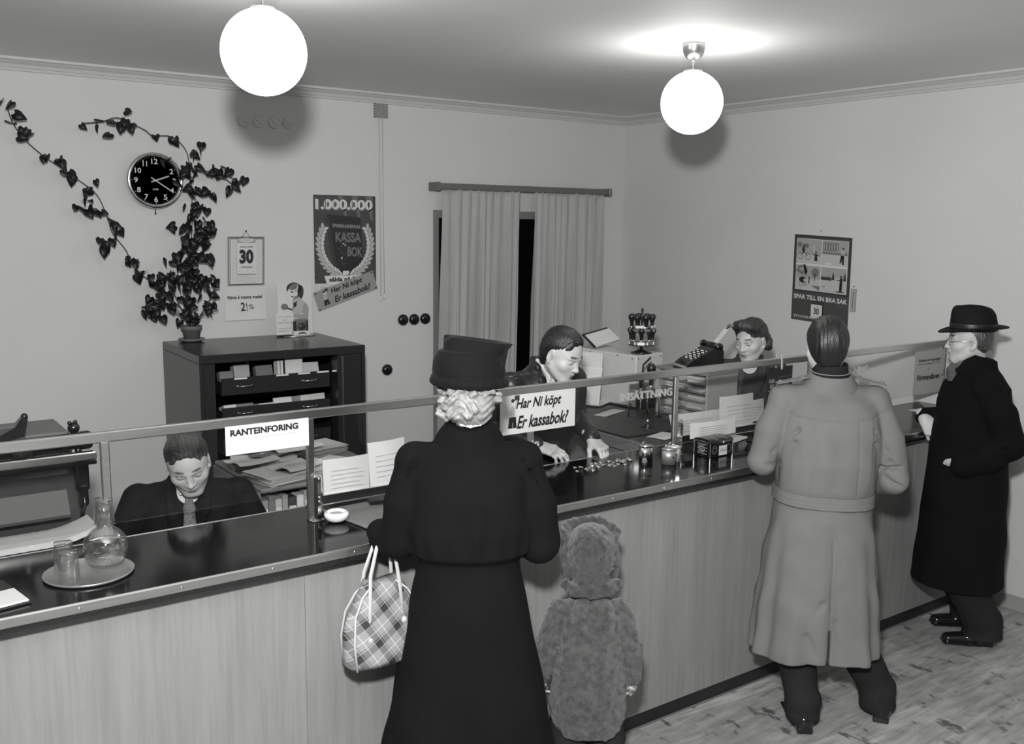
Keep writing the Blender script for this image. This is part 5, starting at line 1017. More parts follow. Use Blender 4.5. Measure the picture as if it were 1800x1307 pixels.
# ---------------------------------------------------------------- man in the trench coat
P = Person(-1.955, -3.460, math.radians(-37), 'man seen from behind in a long grey belted trench coat, dark hair combed back'); hc = (-.012, .035, 1.628); Rh = euler(-.12, .20, .0)
LE, RE_, LW, RW = (-.262, -.02, 1.150), (.272, -.035, 1.085), (-.150, .265, 1.135), (.160, .215, 1.02); SL, SR = (-.180, -.005, 1.405), (.180, -.005, 1.405)
lh, rh = P.L((-2.06, -3.515, 0)), P.L((-1.715, -3.640, 0))
F = P.field((-.42, -.28, .03), (.42, .50, 1.78), .0042); torso(F, .93, 1.44, .17); F.cap((0, -.005, 1.42), (-.020, .015, 1.56), .056, .052, .03); tone, hd = head(F, hc, Rh)
limb(F, [SL, LE, LW], (.038, .030, .026)); limb(F, [SR, RE_, RW], (.038, .030, .026)); hand(F, (-.13, .285, 1.130), (.35, .9, -.12), (-.1, .1, 1), 1, (.5, .5, .5, .5)); hand(F, (.15, .235, 1.01), (-.8, .6, -.1), (.5, .5, .5), -1, (.5, .5, .5, .5))
legs(F, [(-.09, 0, .90), (.09, 0, .90)], [(-.10, .02, .50), (.12, .0, .50)], [lh+np.array([0, .035, .09]), rh+np.array([0, .035, .09])]); F.build('body', m_skin, P.e, tone)
hair_cap(P, hc, Rh, m_hair, 1.03, 'sleek')
m_trench = fabric('trench_cloth', .165, .85, 420, .35, var=.07)
def fold_t(th, z): a = np.clip((1.0-z)/.65, 0, 1); return a*(.036*np.sin(6*th+1.3)+.030*np.sin(11*th+2.2*z)+.020*np.sin(17*th-1))+(1-a)*np.clip((z-1.0)/.1, 0, 1)*np.clip((1.38-z)/.15, 0, 1)*(.010*np.sin(13*th)+.012*np.sin(8*th+3*z))
F = P.field((-.46, -.34, .26), (.46, .42, 1.56), .0052)
F.loft([(.335, 0, .0, .270, .205), (.5, 0, 0, .258, .195), (.75, 0, 0, .228, .178), (.93, 0, 0, .198, .160), (1.0, 0, 0, .186, .148), (1.05, 0, -.004, .196, .158), (1.16, 0, -.008, .210, .166), (1.28, 0, -.006, .212, .158), (1.36, 0, -.004, .206, .142), (1.410, 0, -.002, .186, .115), (1.438, 0, 0, .150, .090), (1.462, 0, 0, .105, .076), (1.50, 0, .004, .066, .066)], .02, fold=fold_t)
F.path([SL, (-.236, -.025, 1.28), LE, (-.215, .12, 1.135), LW], (.062, .062, .060, .055, .048), .008); F.path([SR, (.240, -.03, 1.25), RE_, (.235, .09, 1.045), RW], (.062, .062, .062, .056, .050), .008)
F.cap((-.10, -.01, 1.420), (-.182, -.01, 1.405), .05, .056, .02); F.cap((.10, -.01, 1.420), (.182, -.01, 1.405), .05, .056, .02)
for s_ in (-1, 1):   # creases fanning at the armpit and elbow
    for j, (a, b) in enumerate((((.150, -.150, 1.30), (.235, -.10, 1.20)), ((.160, -.150, 1.25), (.250, -.105, 1.13)), ((.235, -.09, 1.17), (.31, -.11, 1.12)), ((.22, -.08, 1.10), (.32, -.09, 1.05)), ((.20, -.06, 1.14), (.33, -.10, 1.155)))): F.cap((a[0]*s_, a[1]+(.03 if j < 2 else 0), a[2]), (b[0]*s_, b[1]+(.02 if j < 2 else -.01), b[2]), .008, .004, .016, 'sub')
    F.disp(lambda x, y, z: .0035*np.exp(-((x-s_*.085-.02*s_*(1.3-z))/.004)**2)*(z > 1.03), (-.2, -.26, 1.02), (.2, 0, 1.335))
    F.disp(lambda x, y, z: .0022*np.exp(-((x-s_*(.150+.0*z))/.005)**2)*(z > 1.03), (-.2, -.26, 1.02), (.2, 0, 1.35))
F.disp(lambda x, y, z: .0035*np.exp(-((z-1.335-.03*(x/.2)**2)/.0035)**2), (-.21, -.26, 1.30), (.21, -.02, 1.39))
F.box((.004, -.22, .36), (.009, .16, .24), .002, .01, 'sub'); F.disp(lambda x, y, z: .005*np.exp(-((x-.004)/.004)**2), (-.02, -.3, .45), (.02, 0, .86))
F.box((.06, -.20, .80), (.10, .03, .007), .002, .006, 'sub') if 0 else None
wrinkle(F, (-.45, -.3, .3), (.45, .4, 1.45), .0034, 17, 10, .5)
F.ell((0, .0, .27), (.30, .22, .085), .01, 'sub')
[F.cap((x0, -.19, z0), (x1, -.21, z1), .007, .002, .02, 'sub') for x0, z0, x1, z1 in ((-.03, .60, -.10, .50), (.05, .66, .10, .48), (-.12, .74, -.06, .62), (.03, .52, .06, .40), (-.09, .46, -.05, .38), (.13, .9, .16, .62), (-.15, .92, -.18, .70))]
F.build('trench_coat', m_trench, P.e)
F = P.field((-.16, -.14, 1.40), (.16, .16, 1.60), .0035)
F.push(RX(.16), (0, 0, 1.478)); F.loft([(-.045, 0, .0, .125, .108), (.0, 0, 0, .106, .094), (.040, 0, 0, .081, .078)], .004, p=2.1); F.loft([(-.05, 0, .0, .090, .088), (.0, 0, 0, .080, .078), (.06, 0, 0, .070, .068)], .006, 'sub', p=2.1); F.pop(); F.build('coat_collar', m_trench, P.e)
F = P.field((-.12, -.12, 1.44), (.12, .12, 1.58), .003)
F.push(RX(.10), (0, .010, 1.515)); F.loft([(-.03, 0, .0, .076, .076), (.042, 0, 0, .068, .066)], .004, p=2.1); F.loft([(-.05, 0, .0, .066, .064), (.06, 0, 0, .060, .058)], .004, 'sub', p=2.1)
F.pop(); V0 = F.build('inner_collar', fabric('dark_collar_cloth', .018, .8), P.e)
F = P.field((-.12, -.12, 1.44), (.12, .12, 1.58), .0022); F.push(RX(.10), (0, .010, 1.522)); F.loft([(-.002, 0, .0, .0778, .0778), (.002, 0, 0, .0775, .0775)], .002, p=2.1); F.loft([(-.02, 0, .0, .071, .071), (.02, 0, 0, .071, .071)], .002, 'sub', p=2.1); F.pop(); F.build('collar_piping', fabric('piping', .25), P.e)
F = P.field((-.26, -.24, .93), (.26, .24, 1.08), .0032); F.push(RY(.035), (0, 0, 1.005)); F.loft([(-.026, 0, .0, .206, .166), (.026, 0, 0, .204, .164)], .004, fold=lambda th, z: .008*np.sin(5*th+1)); F.loft([(-.05, 0, .0, .188, .148), (.05, 0, 0, .188, .148)], .004, 'sub', fold=lambda th, z: .008*np.sin(5*th+1))
for zz in (-.016, .0, .016): F.disp(lambda x, y, z: .0014*np.exp(-((z-zz)/.0018)**2), (-.24, -.22, -.03), (.24, .2, .03))
F.pop(); F.build('coat_belt', m_trench, P.e)
for s_ in (-1, 1):
    F = P.field((s_*.12-.12, -.12, 1.38), (s_*.12+.12, .12, 1.56), .003); F.box((s_*.155, -.012, 1.487), (.135, .050, .007), .003, .002, R=RY(s_*.22)); F.ell((s_*.115, -.014, 1.502), (.009, .009, .005), .002); F.ell((s_*.205, -.014, 1.482), (.010, .010, .006), .002); F.build('epaulette', m_trench, P.e)
F = P.field((-.34, -.24, .03), (.42, .24, .62), .005); F.path([(-.10, 0, .60), (-.10, .01, .42), lh+np.array([0, .045, .12]), lh+np.array([0, .045, .075])], (.095, .082, .070, .074), .02); F.path([(.10, 0, .60), (.14, .0, .42), rh+np.array([0, .045, .12]), rh+np.array([0, .045, .075])], (.095, .085, .074, .078), .02)
F.box((0, 0, 0), (1.6, 1.6, .07), .002, .004, 'sub'); wrinkle(F, (-.3, -.3, .03), (.4, .3, .6), .004, 22, 16, 1.); F.build('trousers', m_trous, P.e)
for q, yw in ((lh, .0), (rh, -.35)):
    F = P.field((q[0]-.2, q[1]-.15, 0), (q[0]+.2, q[1]+.32, .16), .0035); shoe(F, (q[0], q[1]-.02, 0.001), yw); F.build('shoe', m_shoe, P.e)
# ---------------------------------------------------------------- woman in black coat and hat
P = Person(-3.680, -3.415, math.radians(-31), 'woman seen from behind in a long black coat, dark felt hat and light curled hair'); hc = (0.0, .02, 1.592); Rh = euler(.0, .22, .02)
SL, SR = (-.165, -.005, 1.368), (.165, -.005, 1.368); LE, RE_ = (-.218, .0, 1.125), (.222, -.01, 1.11); LW = P.L((-3.885, -3.205, 1.125)); RW = P.L((-3.47, -3.17, 1.13))
F = P.field((-.42, -.28, .03), (.42, .50, 1.74), .0045); torso(F, .90, 1.39, .15); F.cap((0, -.005, 1.36), (0, .01, 1.52), .050, .045, .03); tone, hd = head(F, hc, Rh, .95, fem=1)
limb(F, [SL, LE, LW], (.045, .038, .026)); limb(F, [SR, RE_, RW], (.045, .038, .026)); hand(F, LW, (.3, .95, -.1), (-.1, .1, 1), 1, (.9, .9, .9, .9), s=.9); hand(F, RW, (.0, .95, -.12), (-.1, .1, 1), -1, (.5, .5, .5, .5), s=.9)
legs(F, [(-.08, 0, .86), (.08, 0, .86)], [(-.08, .01, .48), (.08, .01, .48)], [(-.08, -.02, .09), (.08, -.02, .09)], (.085, .052, .036)); F.build('body', m_skin, P.e, tone)
m_coat = fabric('black_wool', .0055, .95, 350, .5, sheen=.0, var=.15)
def fold_w(th, z): a = np.clip((1.05-z)/.7, 0, 1); return a*(.030*np.sin(5*th+.6)+.018*np.sin(9*th+1.2*z))+np.clip((z-1.08)/.03, 0, 1)*np.clip((1.22-z)/.14, 0, 1)*(.030*np.sin(19*th+4*z)+.018*np.sin(11*th))
F = P.field((-.44, -.36, .26), (.44, .44, 1.54), .0055)
F.loft([(.30, 0, -.01, .300, .270), (.5, 0, -.01, .262, .225), (.75, 0, 0, .218, .180), (.95, 0, 0, .180, .148), (1.055, 0, 0, .160, .128), (1.075, 0, 0, .164, .130), (1.10, 0, -.010, .186, .150), (1.18, 0, -.012, .200, .158), (1.28, 0, -.008, .192, .148), (1.35, 0, -.004, .184, .132), (1.395, 0, 0, .160, .105), (1.425, 0, 0, .110, .080), (1.475, 0, 0, .058, .060)], .015, fold=fold_w)
F.path([SL, (-.204, -.025, 1.25), LE, (LE[0]*.55+LW[0]*.45+-.01, LE[1]*.55+LW[1]*.45, 1.115), LW], (.058, .060, .062, .054, .042), .016); F.path([SR, (.206, -.03, 1.24), RE_, (RE_[0]*.5+RW[0]*.5+.01, RE_[1]*.5+RW[1]*.5, 1.11), RW], (.058, .060, .064, .054, .042), .016)
for s_ in (-1, 1):   # puffed, pleated shoulder heads
    F.ell((s_*.172, -.005, 1.382), (.056, .066, .050), .018); F.cap((s_*.08, -.005, 1.395), (s_*.165, -.005, 1.385), .042, .046, .02)
    for j in range(5): F.cap((s_*(.150+.006*j), -.066+.002*j, 1.405-.012*j), (s_*(.200+.010*j), -.062, 1.368-.030*j), .0045, .002, .008, 'sub')
    for j in range(4): F.cap((s_*(.170), -.145, 1.14-.018*j), (s_*(.245), -.085, 1.17-.03*j), .006, .003, .012, 'sub')
for j in range(9): x0 = -.15+j*.0375; F.cap((x0, -.165, 1.085), (x0*1.04, -.175, 1.13+.03*(j % 3)), .005, .002, .012, 'sub')
F.path([(.155, -.14, 1.085), (.11, -.155, 1.115), (.06, -.17, 1.16)], (.010, .007, .002), .012, 'sub'); F.path([(-.150, -.14, 1.090), (-.10, -.16, 1.10), (-.04, -.17, 1.11)], (.007, .005, .002), .012, 'sub')
wrinkle(F, (-.45, -.3, .3), (.45, .4, 1.4), .0030, 13, 7, 2.1)
for x0, z0, x1, z1 in ((-.10, 1.36, -.04, 1.16), (.08, 1.35, .12, 1.18), (.0, 1.30, -.02, 1.14), (-.14, 1.25, -.12, 1.12), (.06, 1.24, .05, 1.12)): F.cap((x0, -.165, z0), (x1, -.18, z1), .005, .008, .03, 'sub')
F.push(RX(.25), (0, .0, 1.458)); F.loft([(-.040, 0, .0, .118, .102), (.0, 0, 0, .100, .088), (.040, 0, 0, .070, .066)], .006, p=2.1); F.pop()
F.ell((0, .0, .23), (.32, .28, .09), .01, 'sub'); F.build('coat', m_coat, P.e)
F = P.field((-.18, -.2, 1.42), (.18, .2, 1.72), .0032); F.push(Rh, hc); rd = random.Random(4); F.ell((0, -.030, -.04), (.078, .078, .078), .02)
for i in range(30):
    a = -PI/2+rd.uniform(-1.75, 1.75); z = rd.uniform(-.090, .005); r_ = .081-.012*(z < -.07); R_ = RZ(a+rd.uniform(-.4, .4)) @ RX(rd.uniform(-.6, .6)); F.ell((r_*math.cos(a), -.020+r_*math.sin(a), z), (rd.uniform(.018, .028), .015, .013), .006, R=R_)
F.ell((0, .105, -.03), (.072, .075, .11), .012, 'sub'); F.disp(lambda x, y, z: .0022*np.sin(300*(z+.3*np.sin(26*x)*.1+.02*np.sin(60*x))), (-.12, -.14, -.12), (.12, .08, .03)); F.pop(); F.build('hair', m_hairb, P.e)['label'] = 'light curled hair below the hat'
m_felt = fabric('felt_black', .007, .85, 500, .3, sheen=.02); F = P.field((-.22, -.22, 1.54), (.22, .22, 1.82), .0034); F.push(euler(0, .05, .03), (hc[0], hc[1]-.008, hc[2]+.060))
F.loft([(-.035, 0, 0, .104, .112), (.0, -.002, 0, .114, .118), (.035, -.006, .0, .108, .110), (.065, -.008, 0, .090, .094)], .01, p=2.0)
F.push(RY(.10), (0, 0, .05)); F.loft([(-.03, .0, .0, .080, .080), (.01, .006, .006, .092, .082), (.035, .012, .010, .102, .078), (.052, .018, .012, .108, .072)], .008, p=2.2, fold=lambda th, z: .02*np.sin(3*th+1)); F.ell((.014, .012, .066), (.090, .056, .026), .006, 'sub'); F.box((-.10, -.04, .055), (.07, .12, .045), .01, .010, 'sub', R=RY(-.75)); F.pop()
F.path([(.108*math.cos(a), .114*math.sin(a)-.0, -.028+.026*max(0, math.sin(a))) for a in np.linspace(0, 2*PI, 25)], [.0135]*25, .008); F.ell((0, .0, -.075), (.090, .098, .075), .006, 'sub')
F.cap((.088, -.05, -.03), (.108, -.050, .085), .008, .006, .012); F.pop(); F.build('hat', m_felt, P.e)
F = P.field((-.06, -.10, 1.44), (.06, .0, 1.54), .003); F.path([(-.030, -.060, 1.500), (0, -.066, 1.498), (.030, -.060, 1.500)], (.005, .006, .005), .004, n=(0, 1, 0), fl=.5); F.build('scarf_edge', m_shirt, P.e)
for x in (-.08, .08):
    F = P.field((x-.1, -.15, 0), (x+.1, .25, .16), .004); shoe(F, (x, -.06, .001), 0, .9); F.build('shoe', m_shoe, P.e)
# ---------------------------------------------------------------- child in fur coat
P = Person(-3.195, -3.440, math.radians(-34), 'small child seen from behind in a curly fur coat and matching fur hat'); hc = (0., .015, .965); Rh = euler(.0, -.06, .0)
SL, SR = (-.102, 0, .782), (.102, 0, .782); LE, RE_ = (-.150, -.015, .655), (.145, -.01, .648); LW, RW = (-.165, .01, .540), (.155, .01, .530)
F = P.field((-.25, -.18, .03), (.25, .2, 1.10), .0045); F.ell((0, 0, .50), (.11, .085, .10), .04); F.ell((0, 0, .68), (.10, .08, .14), .05); F.cap((-.07, 0, .765), (.07, 0, .765), .032, None, .04); F.cap((0, 0, .80), (0, .01, .90), .042, .040, .03); tone, hd = head(F, hc, Rh, .84)
limb(F, [SL, LE, LW], (.024, .024, .020)); limb(F, [SR, RE_, RW], (.024, .024, .020)); hand(F, LW, (.0, .25, -.95), (-.9, -.3, 0), 1, (.5, .5, .5, .5), s=.62, thumb=.3); hand(F, RW, (.0, .25, -.95), (.9, -.3, 0), -1, (.5, .5, .5, .5), s=.62, thumb=.3)
legs(F, [(-.055, 0, .48), (.055, 0, .48)], [(-.06, .01, .27), (.06, .01, .27)], [(-.06, -.01, .06), (.06, -.01, .06)], (.062, .042, .032)); F.build('body', m_skin, P.e, tone)
m_fur = mat('curly_fur', .052, .8, var=(42, .75), bump=(75, 1., .010), attr=True, sheen=.3); m_furh = mat('fur_hat', .036, .8, var=(45, .7), bump=(90, 1., .008), attr=True, sheen=.3)
def fur(F, lo, hi, amp, fq=95.):
    F.disp(lambda x, y, z: amp*(np.sin(fq*x+3*np.sin(fq*.33*z+1)+2*np.sin(fq*.21*y))*np.sin(fq*.8*z+3*np.sin(fq*.4*x)+fq*.5*y)+.5*np.sin(fq*2.1*(x+.6*z)+4*np.sin(fq*.5*z))), lo, hi)
F = P.field((-.26, -.22, .30), (.26, .2, .92), .0036)
F.loft([(.352, 0, .0, .128, .112), (.42, 0, 0, .136, .118), (.55, 0, 0, .126, .108), (.68, 0, 0, .113, .095), (.77, 0, 0, .108, .083), (.805, 0, 0, .085, .068), (.835, 0, 0, .055, .055), (.88, 0, 0, .044, .044)], .015)
F.path([SL, LE, LW], (.041, .041, .034), .008); F.path([SR, RE_, RW], (.041, .041, .034), .008); F.push(RX(-.0), (0, 0, 0)); F.pop()
F.ell((-.2, 0, .335), (.11, .2, .05), .03, 'sub'); F.ell((.2, 0, .335), (.11, .2, .05), .03, 'sub')
fur(F, (-.25, -.2, .3), (.25, .2, .85), .0026); F.build('fur_coat', m_fur, P.e)
F = P.field((-.20, -.22, .82), (.20, .22, 1.14), .0034); F.push(Rh, hc)
F.ell((0, -.012, .048), (.082, .090, .080), .01); F.ell((0, -.030, .0), (.080, .075, .070), .02); F.ell((0, -.030, -.070), (.066, .060, .050), .02)
F.path([(.088*math.cos(a), .022+.078*math.sin(a), .072+.020*math.sin(a)) for a in np.linspace(.0, PI, 13)], [.019, .021, .022, .022, .022, .022, .022, .022, .022, .022, .022, .021, .019], .006, n=(0, 1, 0), fl=.6)
for s_ in (-1, 1): F.path([(s_*.078, .01, .055), (s_*.082, -.005, .0), (s_*.077, -.02, -.050)], (.016, .020, .018), .008)
F.path([(-.088, -.042, -.080), (-.055, -.072, -.090), (0, -.082, -.094), (.055, -.072, -.090), (.088, -.042, -.080)], (.019, .020, .019, .020, .021), .008); F.path([(.03, -.098, -.02), (.068, -.082, .020), (.080, -.06, .055)], (.004, .005, .003), .004, 'sub')
F.ell((0, .10, -.03), (.060, .06, .07), .01, 'sub'); fur(F, (-.16, -.18, -.16), (.16, .18, .16), .0022, 120.); F.pop(); F.build('fur_hat', m_furh, P.e)
F = P.field((-.16, -.14, .05), (.16, .14, .46), .0045); F.path([(-.05, 0, .45), (-.065, 0, .30), (-.065, -.01, .09)], (.078, .070, .062), .01); F.path([(.05, 0, .45), (.065, 0, .30), (.065, -.01, .09)], (.078, .070, .062), .01); wrinkle(F, (-.2, -.2, .05), (.2, .2, .45), .003, 30, 22, .4); F.build('trousers', m_trous, P.e)
for s_, w_ in ((-1, LW), (1, RW)):
    F = P.field((w_[0]-.07, -.06, w_[2]-.12), (w_[0]+.07, .10, w_[2]+.04), .0028); F.path([(w_[0], w_[1], w_[2]+.005), (w_[0], w_[1]+.012, w_[2]-.035), (w_[0], w_[1]+.02, w_[2]-.062)], (.026, .028, .019), .006, n=(1, 0, 0), fl=.8); F.cap((w_[0], w_[1]+.02, w_[2]-.02), (w_[0]-s_*.015, w_[1]+.038, w_[2]-.045), .011, .009, .006)
    F.build('mitten', mat('knit_mitten', .35, .9, var=(110, .8), attr=True, bump=(160, .6)), P.e, lambda V: np.where(np.sin(V[:, 2]*500)*np.sin((V[:, 0]+V[:, 1])*420) > -.1, 1.2, .25))
for x in (-.065, .065):
    F = P.field((x-.08, -.12, 0), (x+.08, .18, .12), .004); shoe(F, (x, -.05, .001), 0, .68); F.build('shoe', m_shoe, P.e)
# ---------------------------------------------------------------- man in black hat and overcoat
P = Person(-.700, -3.380, math.radians(42), 'elderly man in profile in a black hat and black overcoat, one hand on the counter'); hc = (0., .035, 1.572); Rh = euler(-.10, .06, .0)
SL, SR = (-.180, -.01, 1.365), (.180, -.01, 1.365); LE, LW = (-.222, -.130, 1.10), (-.198, .060, .985); RW = P.L((-.745, -3.160, 1.155)); RE_ = (.235, .03, 1.13)
f1, f2 = P.L((-.575, -3.500, 0)), P.L((-.40, -3.33, 0))
F = P.field((-.36, -.28, .03), (.40, .52, 1.72), .0036); torso(F, .90, 1.40, .17); F.cap((0, -.01, 1.38), (0, .015, 1.50), .056, .052, .03); tone, hd = head(F, hc, Rh, 1.0, old=1)
limb(F, [SL, LE, LW], (.05, .042, .028)); limb(F, [SR, RE_, RW], (.05, .042, .028))
wd = P.R.T @ np.array([-.15, -.60, -.62]); wn = P.R.T @ np.array([-.70, -.35, .60]); hand(F, P.L((-.768, -3.178, 1.148)), wd, wn, -1, (.85, .9, .95, 1.0), thumb=.7, s=1.06, tcurl=.2, spread=.12); F.cap(RW, P.L((-.768, -3.178, 1.148)), .027, .026, .01)
hand(F, (LW[0]+.022, LW[1]+.030, LW[2]+.0), (.75, .40, -.60), (-1, .1, 0), 1, (.3, .3, .3, .3), thumb=.3)
legs(F, [(-.08, 0, .88), (.08, 0, .88)], [(-.09, .0, .48), (.08, .0, .48)], [f1+np.array([0, .03, .09]), f2+np.array([0, .03, .09])]); F.build('body', m_skin, P.e, tone)
hair_cap(P, hc, Rh, m_hairlt, .945, 'short', 'short greying hair below the hat')
m_oc = fabric('overcoat_black', .005, .95, 350, .5, sheen=.0, var=.15)
F = P.field((-.40, -.34, .30), (.42, .44, 1.52), .0052); fo_ = lambda th, z: np.clip((1.1-z)/.7, 0, 1)*(.020*np.sin(4*th+.6)+.012*np.sin(9*th))
F.loft([(.345, 0, .005, .225, .215), (.6, 0, 0, .215, .200), (.9, 0, .0, .208, .182), (1.1, 0, -.004, .210, .172), (1.25, 0, -.012, .208, .165), (1.34, 0, -.015, .190, .148), (1.39, 0, -.012, .150, .118), (1.43, 0, -.008, .100, .092), (1.475, 0, -.01, .066, .070)], .02, fold=fo_)
F.path([SL, (-.210, -.08, 1.24), LE, (-.222, -.03, 1.03), LW], (.064, .068, .070, .066, .060), .02); F.path([SR, RE_, RW], (.064, .058, .044), .02)
F.cap((-.118, -.012, 1.378), (.118, -.012, 1.378), .054, None, .02)
F.push(RX(.28), (0, -.008, 1.435)); F.loft([(-.05, 0, .0, .128, .115), (.0, 0, 0, .105, .098), (.055, 0, 0, .080, .076)], .008, p=2.1); F.pop(); F.cap((0, .13, 1.40), (0, .19, 1.15), .055, .010, .01, 'sub')
for j in range(4): F.cap((-.27, -.13, 1.10-.03*j), (-.31, .0, 1.06-.02*j), .006, .003, .012, 'sub')
F.ell((0, .0, .26), (.26, .24, .10), .01, 'sub'); wrinkle(F, (-.4, -.3, .35), (.4, .4, 1.4), .003, 13, 8, 4.); F.build('overcoat', m_oc, P.e)
F = P.field((-.12, -.12, 1.36), (.12, .16, 1.54), .003); F.push(RX(.22), (0, .015, 1.445)); F.loft([(-.05, 0, .012, .082, .088), (.0, 0, .006, .072, .074), (.04, 0, 0, .064, .064)], .006, p=2.1, fold=lambda th, z: .05*np.sin(9*th+30*z)); F.pop(); F.ell((0, .10, 1.39), (.05, .03, .05), .02); F.build('scarf', fabric('scarf_grey', .10, .9, 500, .4, var=.25), P.e)
m_fed = fabric('fedora_felt', .008, .7, 500, .2); F = P.field((-.22, -.26, 1.54), (.22, .28, 1.78), .0034); F.push(Rh @ euler(0, -.05, 0), np.array(hc)+np.array([0, -.012, .052]))
F.loft([(-.012, 0, 0, .088, .106), (.03, 0, 0, .087, .106), (.070, 0, .004, .079, .100), (.100, 0, .010, .062, .088), (.112, 0, .02, .045, .070)], .01, p=2.1); F.ell((0, .0, .125), (.018, .085, .028), .03, 'sub'); F.ell((.075, .085, .10), (.03, .05, .04), .03, 'sub'); F.ell((-.075, .085, .10), (.03, .05, .04), .03, 'sub')
def brim(x, y, z): 
    r_ = np.sqrt((x/.132)**2+(y/.158)**2); zb = -.012+.020*np.clip(np.abs(x)/.132, 0, 1.2)**2*1.0-.012*np.clip(y/.158, -1.2, 1.2)*1.0+.010*np.clip(-y/.158, 0, 1.2)**2*1.0
    return np.maximum(np.abs(z-zb)-.0035, (r_-1)*.13)
F.put(brim, (-.14, -.165, -.05), (.14, .165, .05), .008); F.ell((0, 0, -.045), (.080, .098, .075), .004, 'sub'); F.pop(); F.build('hat', m_fed, P.e)
F = P.field((-.22, -.26, 1.54), (.22, .28, 1.78), .003); F.push(Rh @ euler(0, -.05, 0), np.array(hc)+np.array([0, -.012, .052])); F.loft([(.0, 0, 0, .0905, .1085), (.026, 0, 0, .0900, .1082)], .003, p=2.1); F.loft([(-.02, 0, 0, .086, .104), (.05, 0, 0, .086, .104)], .003, 'sub', p=2.1); F.pop(); F.build('hat_band', mat('hat_ribbon', .012, .35, attr=True), P.e)
g = G(); A_, b_ = hd[0], hd[1]; Q = lambda x, y, z: tuple(A_ @ np.array([x, y, z])+b_)
for s_ in (-1, 1): g.tube([Q(s_*.031+.019*math.cos(a), .098-.004*abs(math.cos(a)), -.012+.015*math.sin(a)) for a in np.linspace(0, 2*PI, 21)], .0011, m_alu, 6); g.tube([Q(s_*.050, .096, -.008), Q(s_*.074, .06, -.004), Q(s_*.082, .0, -.004), Q(s_*.080, -.012, -.018)], .0015, m_alu, 6)
g.tube([Q(-.012, .100, -.006), Q(0, .105, -.003), Q(.012, .100, -.006)], .0012, m_alu, 6); g.build('glasses', P.e)
F = P.field((-.26, -.22, .05), (.26, .22, .62), .005); F.path([(-.08, 0, .60), (-.09, .0, .40), f1+np.array([0, .03, .12]), f1+np.array([0, .03, .055])], (.105, .10, .092, .096), .02); F.path([(.08, 0, .60), (.08, .0, .40), f2+np.array([0, .03, .12]), f2+np.array([0, .03, .055])], (.105, .10, .09, .094), .02); F.box((0, 0, 0), (1.6, 1.6, .08), .002, .004, 'sub'); wrinkle(F, (-.3, -.3, .05), (.3, .3, .6), .003, 20, 14, 1.); F.build('trousers', m_trous, P.e)
for q, yw in ((f1, .06), (f2, .1)):
    F = P.field((q[0]-.16, q[1]-.12, 0), (q[0]+.16, q[1]+.32, .16), .0035); shoe(F, (q[0], q[1]-.02, .001), yw, .93); F.build('shoe', m_shoe, P.e)
